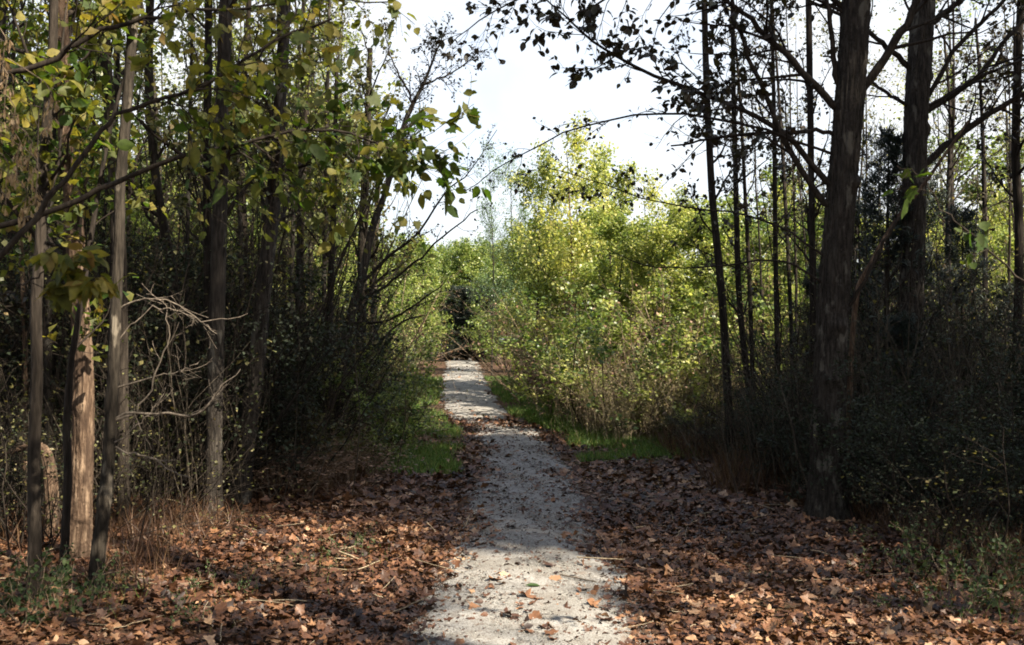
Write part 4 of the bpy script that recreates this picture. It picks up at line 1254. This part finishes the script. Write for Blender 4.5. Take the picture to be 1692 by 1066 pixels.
scatter(26, (12, 22), lambda y: (edge_l(y) - 1.2, edge_l(y) + .1), ['olive_s', 'brush', 'green_s', 'olive_s', 'brushd'], (1.2, 2.3), lab_l, 'shrubs on the edge of the left wood', 313, minsep=.5)
scatter(12, (10.5, 17), lambda y: (edge_l(y) - .3, edge_l(y) + .25), ['weeds', 'weedg'], (.5, .95), lab_l, 'dried weeds at the left verge', 314, minsep=.5)
scatter(22, (19.5, 45), lambda y: (edge_l(y) - 2.8, edge_l(y) - .45), ['green_s', 'olive_s', 'brush', 'green_s'], (2.0, 3.4), lab_l, 'sunlit shrubs on the edge of the left wood', 315, minsep=.8, reject=lambda x, y: x / y > -.125)
scatter(24, (17.5, 30), lambda y: (-y * .58, edge_l(y) - 1.5), ['dark1', 'green_s', 'olive_s', 'yellow_s'], (2.2, 3.4), lab_l, 'shrubs deep in the left wood', 316, minsep=.9)
lab_t = {'wood1': 'tall olive leaved tree', 'wood2': 'tall green leaved tree', 'wood3': 'tall thin nearly leafless tree', 'bare': 'thin bare background tree',
         'green1': 'bushy green background tree'}
scatter(20, (11.5, 34), lambda y: (-y * .62 - .5, min(edge_l(y) - 1.2, -y * .14 - .6)), ['wood1', 'wood2', 'wood3', 'wood1', 'bare'], (9, 14), lab_t, 'trees deep in the left wood', 321, minsep=1.0)
scatter(10, (14, 34), lambda y: (-y * .6, -y * .26), ['green1'], (4, 6.5), lab_t, 'bushy trees deep in the left wood', 322, minsep=1.5)
for px, d, top, w, pr, lab in [
        (690, 46, 405, 1.1, 'green1', 'green tree on the left at the far end of the path'),
        (672, 38, 388, 1.1, 'green1', 'sunlit green tree right of the bare leaning tree'),
        (662, 31, 395, 1.0, 'green2', 'olive tree behind the bare leaning tree'),
        (628, 27, 400, 1.0, 'green1', 'green tree behind the pale grey trunk'),
        (585, 24, 380, 1.0, 'green2', 'olive tree at the thinning end of the left wood'),
        (540, 22, 370, 1.0, 'green2', 'olive tree behind the thin dark sapling'),
        (668, 28, 470, .9, 'green2', 'low olive tree on the left verge of the bend')]:
    by_px(pr, px, d, top, lab, 'sunlit trees on the left of the path', wide=w)

# ------------------------------------------------------------------ far end of the path; dark cedars added to blacken its shaded opening
for px, d, top, w, pr, lab in [
        (766, 49.5, 476, 2.6, 'cedar', 'dark cedar added in the shaded opening at the path end'),
        (744, 50, 472, 2.4, 'cedar2', 'dark cedar added just left of the one in the shaded opening'),
        (786, 50, 474, 2.4, 'cedar', 'dark cedar added just right of the one in the shaded opening')]:
    by_px(pr, px, d, top, lab, 'dark cedars added for the shaded opening at the path end', wide=w)
by_px('green1', 880, 46.5, 372, 'tall green tree standing right of the dark end of the path', GG, wide=1.25)
for px, top in ((738, 512), (755, 525), (771, 518), (787, 510), (802, 520)):
    by_px('cedar2', px, 48.4, top, 'low dark cedar added as shade', 'low dark cedars added to darken the path end opening', wide=2.6)  # added: dark needles stand in for the shade inside the opening
for px, d, top, w, pr, lab in [(1112, 21.5, 325, 1.2, 'yellow2', 'broad pale green tree closing the gap left of the slim saplings'), (1180, 24, 315, 1.3, 'green2', 'high olive tree behind the slim saplings, deepest of the sunlit wall'), (1235, 21.5, 350, 1.2, 'green1', 'dense green tree between the slim saplings and the upright sapling')]:
    by_px(pr, px, d, top, lab, GG, wide=w, rz=1.0)
for px, top in ((745, 388), (790, 380), (770, 395)):
    by_px('far1', px, 58, top, 'round crowned tree', 'tall trees over the dark cedars', wide=.9)
by_px('green1', 840, 53, 400, 'green tree beside the dark cedars at the path end', GG, wide=1.3)
by_px('green2', 696, 49, 415, 'light green tree left of the dark cedars at the path end', GG, wide=1.2)
FG = 'distant trees beyond the end of the path'
for i, (px, d, top, pr) in enumerate([(660, 72, 392, 'far1'), (700, 80, 386, 'far2'), (735, 68, 392, 'far1'), (775, 76, 388, 'far1'), (812, 70, 395, 'far2'), (850, 80, 385, 'far1'), (890, 66, 380, 'far1'), (620, 66, 385, 'far2'),
                                      (580, 70, 380, 'far1'), (930, 72, 370, 'far2'), (980, 70, 375, 'far1'), (1040, 72, 370, 'far2'), (760, 64, 410, 'far1'), (800, 62, 405, 'far2'), (720, 62, 415, 'far1')]):
    by_px(pr, px, d, top, ('skyline rounded green tree' if pr == 'far1' else 'skyline rounded yellowish tree'), FG, wide=1.15)
by_px('airy', 812, 34, 225, 'sparse tree with small leaves against the white sky above the path end', None, wide=.7)
by_px('airy', 855, 37, 240, 'second sparse tree right of the bluish one over the path end', None, wide=.8)
by_px('airy', 895, 33, 260, 'sparse pale tree directly left of the tallest yellow tree', None, wide=.8)
# wood behind everything, closing the sides
scatter(26, (36, 62), lambda y: (-y * .66, -y * .18), ['far1', 'far2'], (8, 12), {'far1': 'far rounded green tree', 'far2': 'far rounded yellowish tree'}, 'far trees behind the left wood', 331, minsep=3)

# ------------------------------------------------------------------ trees right of the frame that shade the path
for pr, x, y, h, rz in [('shade', 7.0, 4.6, 9.5, 1.75), ('shade', 8.0, 7.4, 10, 4.23), ('shade', 8.4, 8.8, 8, 1.48), ('shade', 6.5, 7.0, 7, 3.74), ('shade', 7.0, 8.9, 6.5, .51),
                         ('high', 9.84, 1.58, 17, .38), ('high', 10, 4.6, 18, .82), ('high', 10.3, 6.6, 16, .48), ('high', 13.32, 1.35, 20, 6.22), ('high', 13, 5.2, 18, 5.43),
                         ('top', 14, .2, 22, 2.2), ('top', 16.26, 4.1, 22, 2.04), ('top', 15.42, .17, 27, 1.61), ('top', 15.41, -9.74, 25, 1.01), ('top', 11, -2.0, 26, 6.03),
                         ('wood1', 15.64, -4.05, 16, .55), ('top', 6.96, -1.58, 24, 5.97), ('high', 6.12, -3.44, 15, .18), ('wood1', 15, -6.8, 14, 4.55)]:
    P[pr].place(x, y, h, 'leafy tree of the right wood standing beside the view', 'trees beside the view', rz=rz)
for i, (x, y, h) in enumerate([(-7, 4.5, 15), (-9.5, 8, 16), (-6, .5, 15), (-10, 2, 17), (-8, -3, 15), (-4, -6, 16), (0, -9, 17), (-8, -9, 17), (8, -10, 17), (4, -14, 18), (-12, 12, 17), (-13, 7, 16), (-3, -2, 15), (2.5, -3.5, 15)]):
    P['high'].place(x, y, h, 'leafy tree of the left wood standing beside the view', 'trees beside the view on the left', wide=1.15)

# ------------------------------------------------------------------ single things on the path and the verges
def fallen(px, py, size, tone, rz, label, tmpl=None, tilt=.2, mat='litter'):
    d = CAM_H * F / (py - HOR)
    x = (px - CX) / F * d
    z = float(ground_z(x, d)) + .022
    tv, tf = tmpl or TORN[int(px) % 10]
    top = (tv[None, :, :] * size).reshape(-1, 3)
    top[:, 1] -= .5 * size
    me = mesh_np('blade', np.concatenate([top, top - np.array([0, 0, .0012])]), tris=np.concatenate([tf, tf[:, ::-1] + len(tv)]), mat=M[mat], attr=np.full(len(tv) * 2, tone), smooth=False)
    st = Wood().add(np.array([[(0, -.5 * size, 0), (0, -.75 * size, .006), (.1 * size, -1.1 * size, .002)]]), np.full((1, 3), .0013), 5)
    t = thing('fallen_leaf', label, 'leaf', (x, d, z), rz, group='leaves lying on the bare gravel')
    t.rotation_euler = (tilt, tilt * .6, rz)
    link('blade', me, t)
    link('stalk', st.mesh('stalk', M['twig_tan']), t)


fallen(868, 994, .13, .62, 1.2, 'large reddish brown curled leaf on the sunlit gravel below the green leaf')
fallen(878, 978, .12, .25, 1.6, 'long green leaf lying flat on the sunlit gravel', T_OVATE, .05, 'leaf_green')
fallen(900, 984, .08, .1, .3, 'small dark curled leaf touching the tip of the green leaf')
fallen(816, 965, .12, .7, 2.2, 'orange brown leaf on the left half of the sunlit gravel')
fallen(919, 963, .09, .85, -.6, 'small yellow and orange leaf in the middle of the path near the shade line', T_LOBED)
fallen(838, 1026, .12, .3, 1.7, 'dull brown cupped leaf nearest to the viewer on the left of the gravel')
fallen(978, 1004, .10, .75, .4, 'bright orange leaf near the right edge of the gravel')
fallen(874, 1052, .06, .6, .9, 'tiny red brown leaf at the very front of the path')
fallen(848, 880, .12, .08, 1.4, 'small black curled leaf in the shaded gravel')
fallen(862, 848, .16, .3, .2, 'brown leaf highest up the shaded gravel, at its middle')
fallen(906, 941, .10, .15, 1.1, 'dark leaf right at the line where the shade ends')
fallen(998, 1032, .10, .35, 2.6, 'grey brown leaf beside the right edge of the path')
# a bare pale stick
st = smooth_line([(*at(925, 958, 6.79), .006), (*at(955, 964, 6.7), .006), (*at(985, 968, 6.62), .004)], 8)
st[:, 2] = ground_z(st[:, 0], st[:, 1]) + .02
pos = st[0, :3].copy()
sk = thing('stick', 'short pale bare stick lying on the sunlit gravel', 'stick', tuple(pos))
link('shaft', Wood().add(st[None, :, :3] - pos, st[None, :, 3], 7, rough=.08).mesh('shaft', M['twig_pale']), sk)

for i, (px, py, h) in enumerate([(575, 925, .28), (600, 900, .2), (505, 935, .16), (545, 945, .14), (70, 1010, .4), (20, 1040, .5), (110, 1040, .4), (60, 1060, .45), (190, 1000, .3), (340, 985, .22), (300, 1040, .25), (410, 985, .2)]):
    d = CAM_H * F / (py - HOR)
    P['sprout'].place((px - CX) / F * d, d, h, 'small green sprout among brown leaves', 'sprouts left of the path')
for i, (px, py, h) in enumerate([(1530, 930, .6), (1500, 960, .4), (1560, 970, .6), (1430, 955, .3), (1600, 1000, .6), (1650, 1030, .6), (1470, 1020, .3), (1680, 980, .6), (1560, 1040, .4), (1250, 960, .18), (1630, 940, .5), (1420, 910, .3)]):
    d = CAM_H * F / (py - HOR)
    P['sprout'].place((px - CX) / F * d, d, h * .72, 'leafy green weed among brown leaves', 'weeds on the right bank')

single_out()
for side in ('left', 'right'):
    os_ = sorted((o for o in COL.objects if o.parent is None and o.get('label', '') == 'leafy tree of the %s wood standing beside the view' % side), key=lambda o: o.location.length)
    for i, o in enumerate(os_):
        o['label'] = ORD[min(i, 19)] + ' shading tree out of view on the ' + side
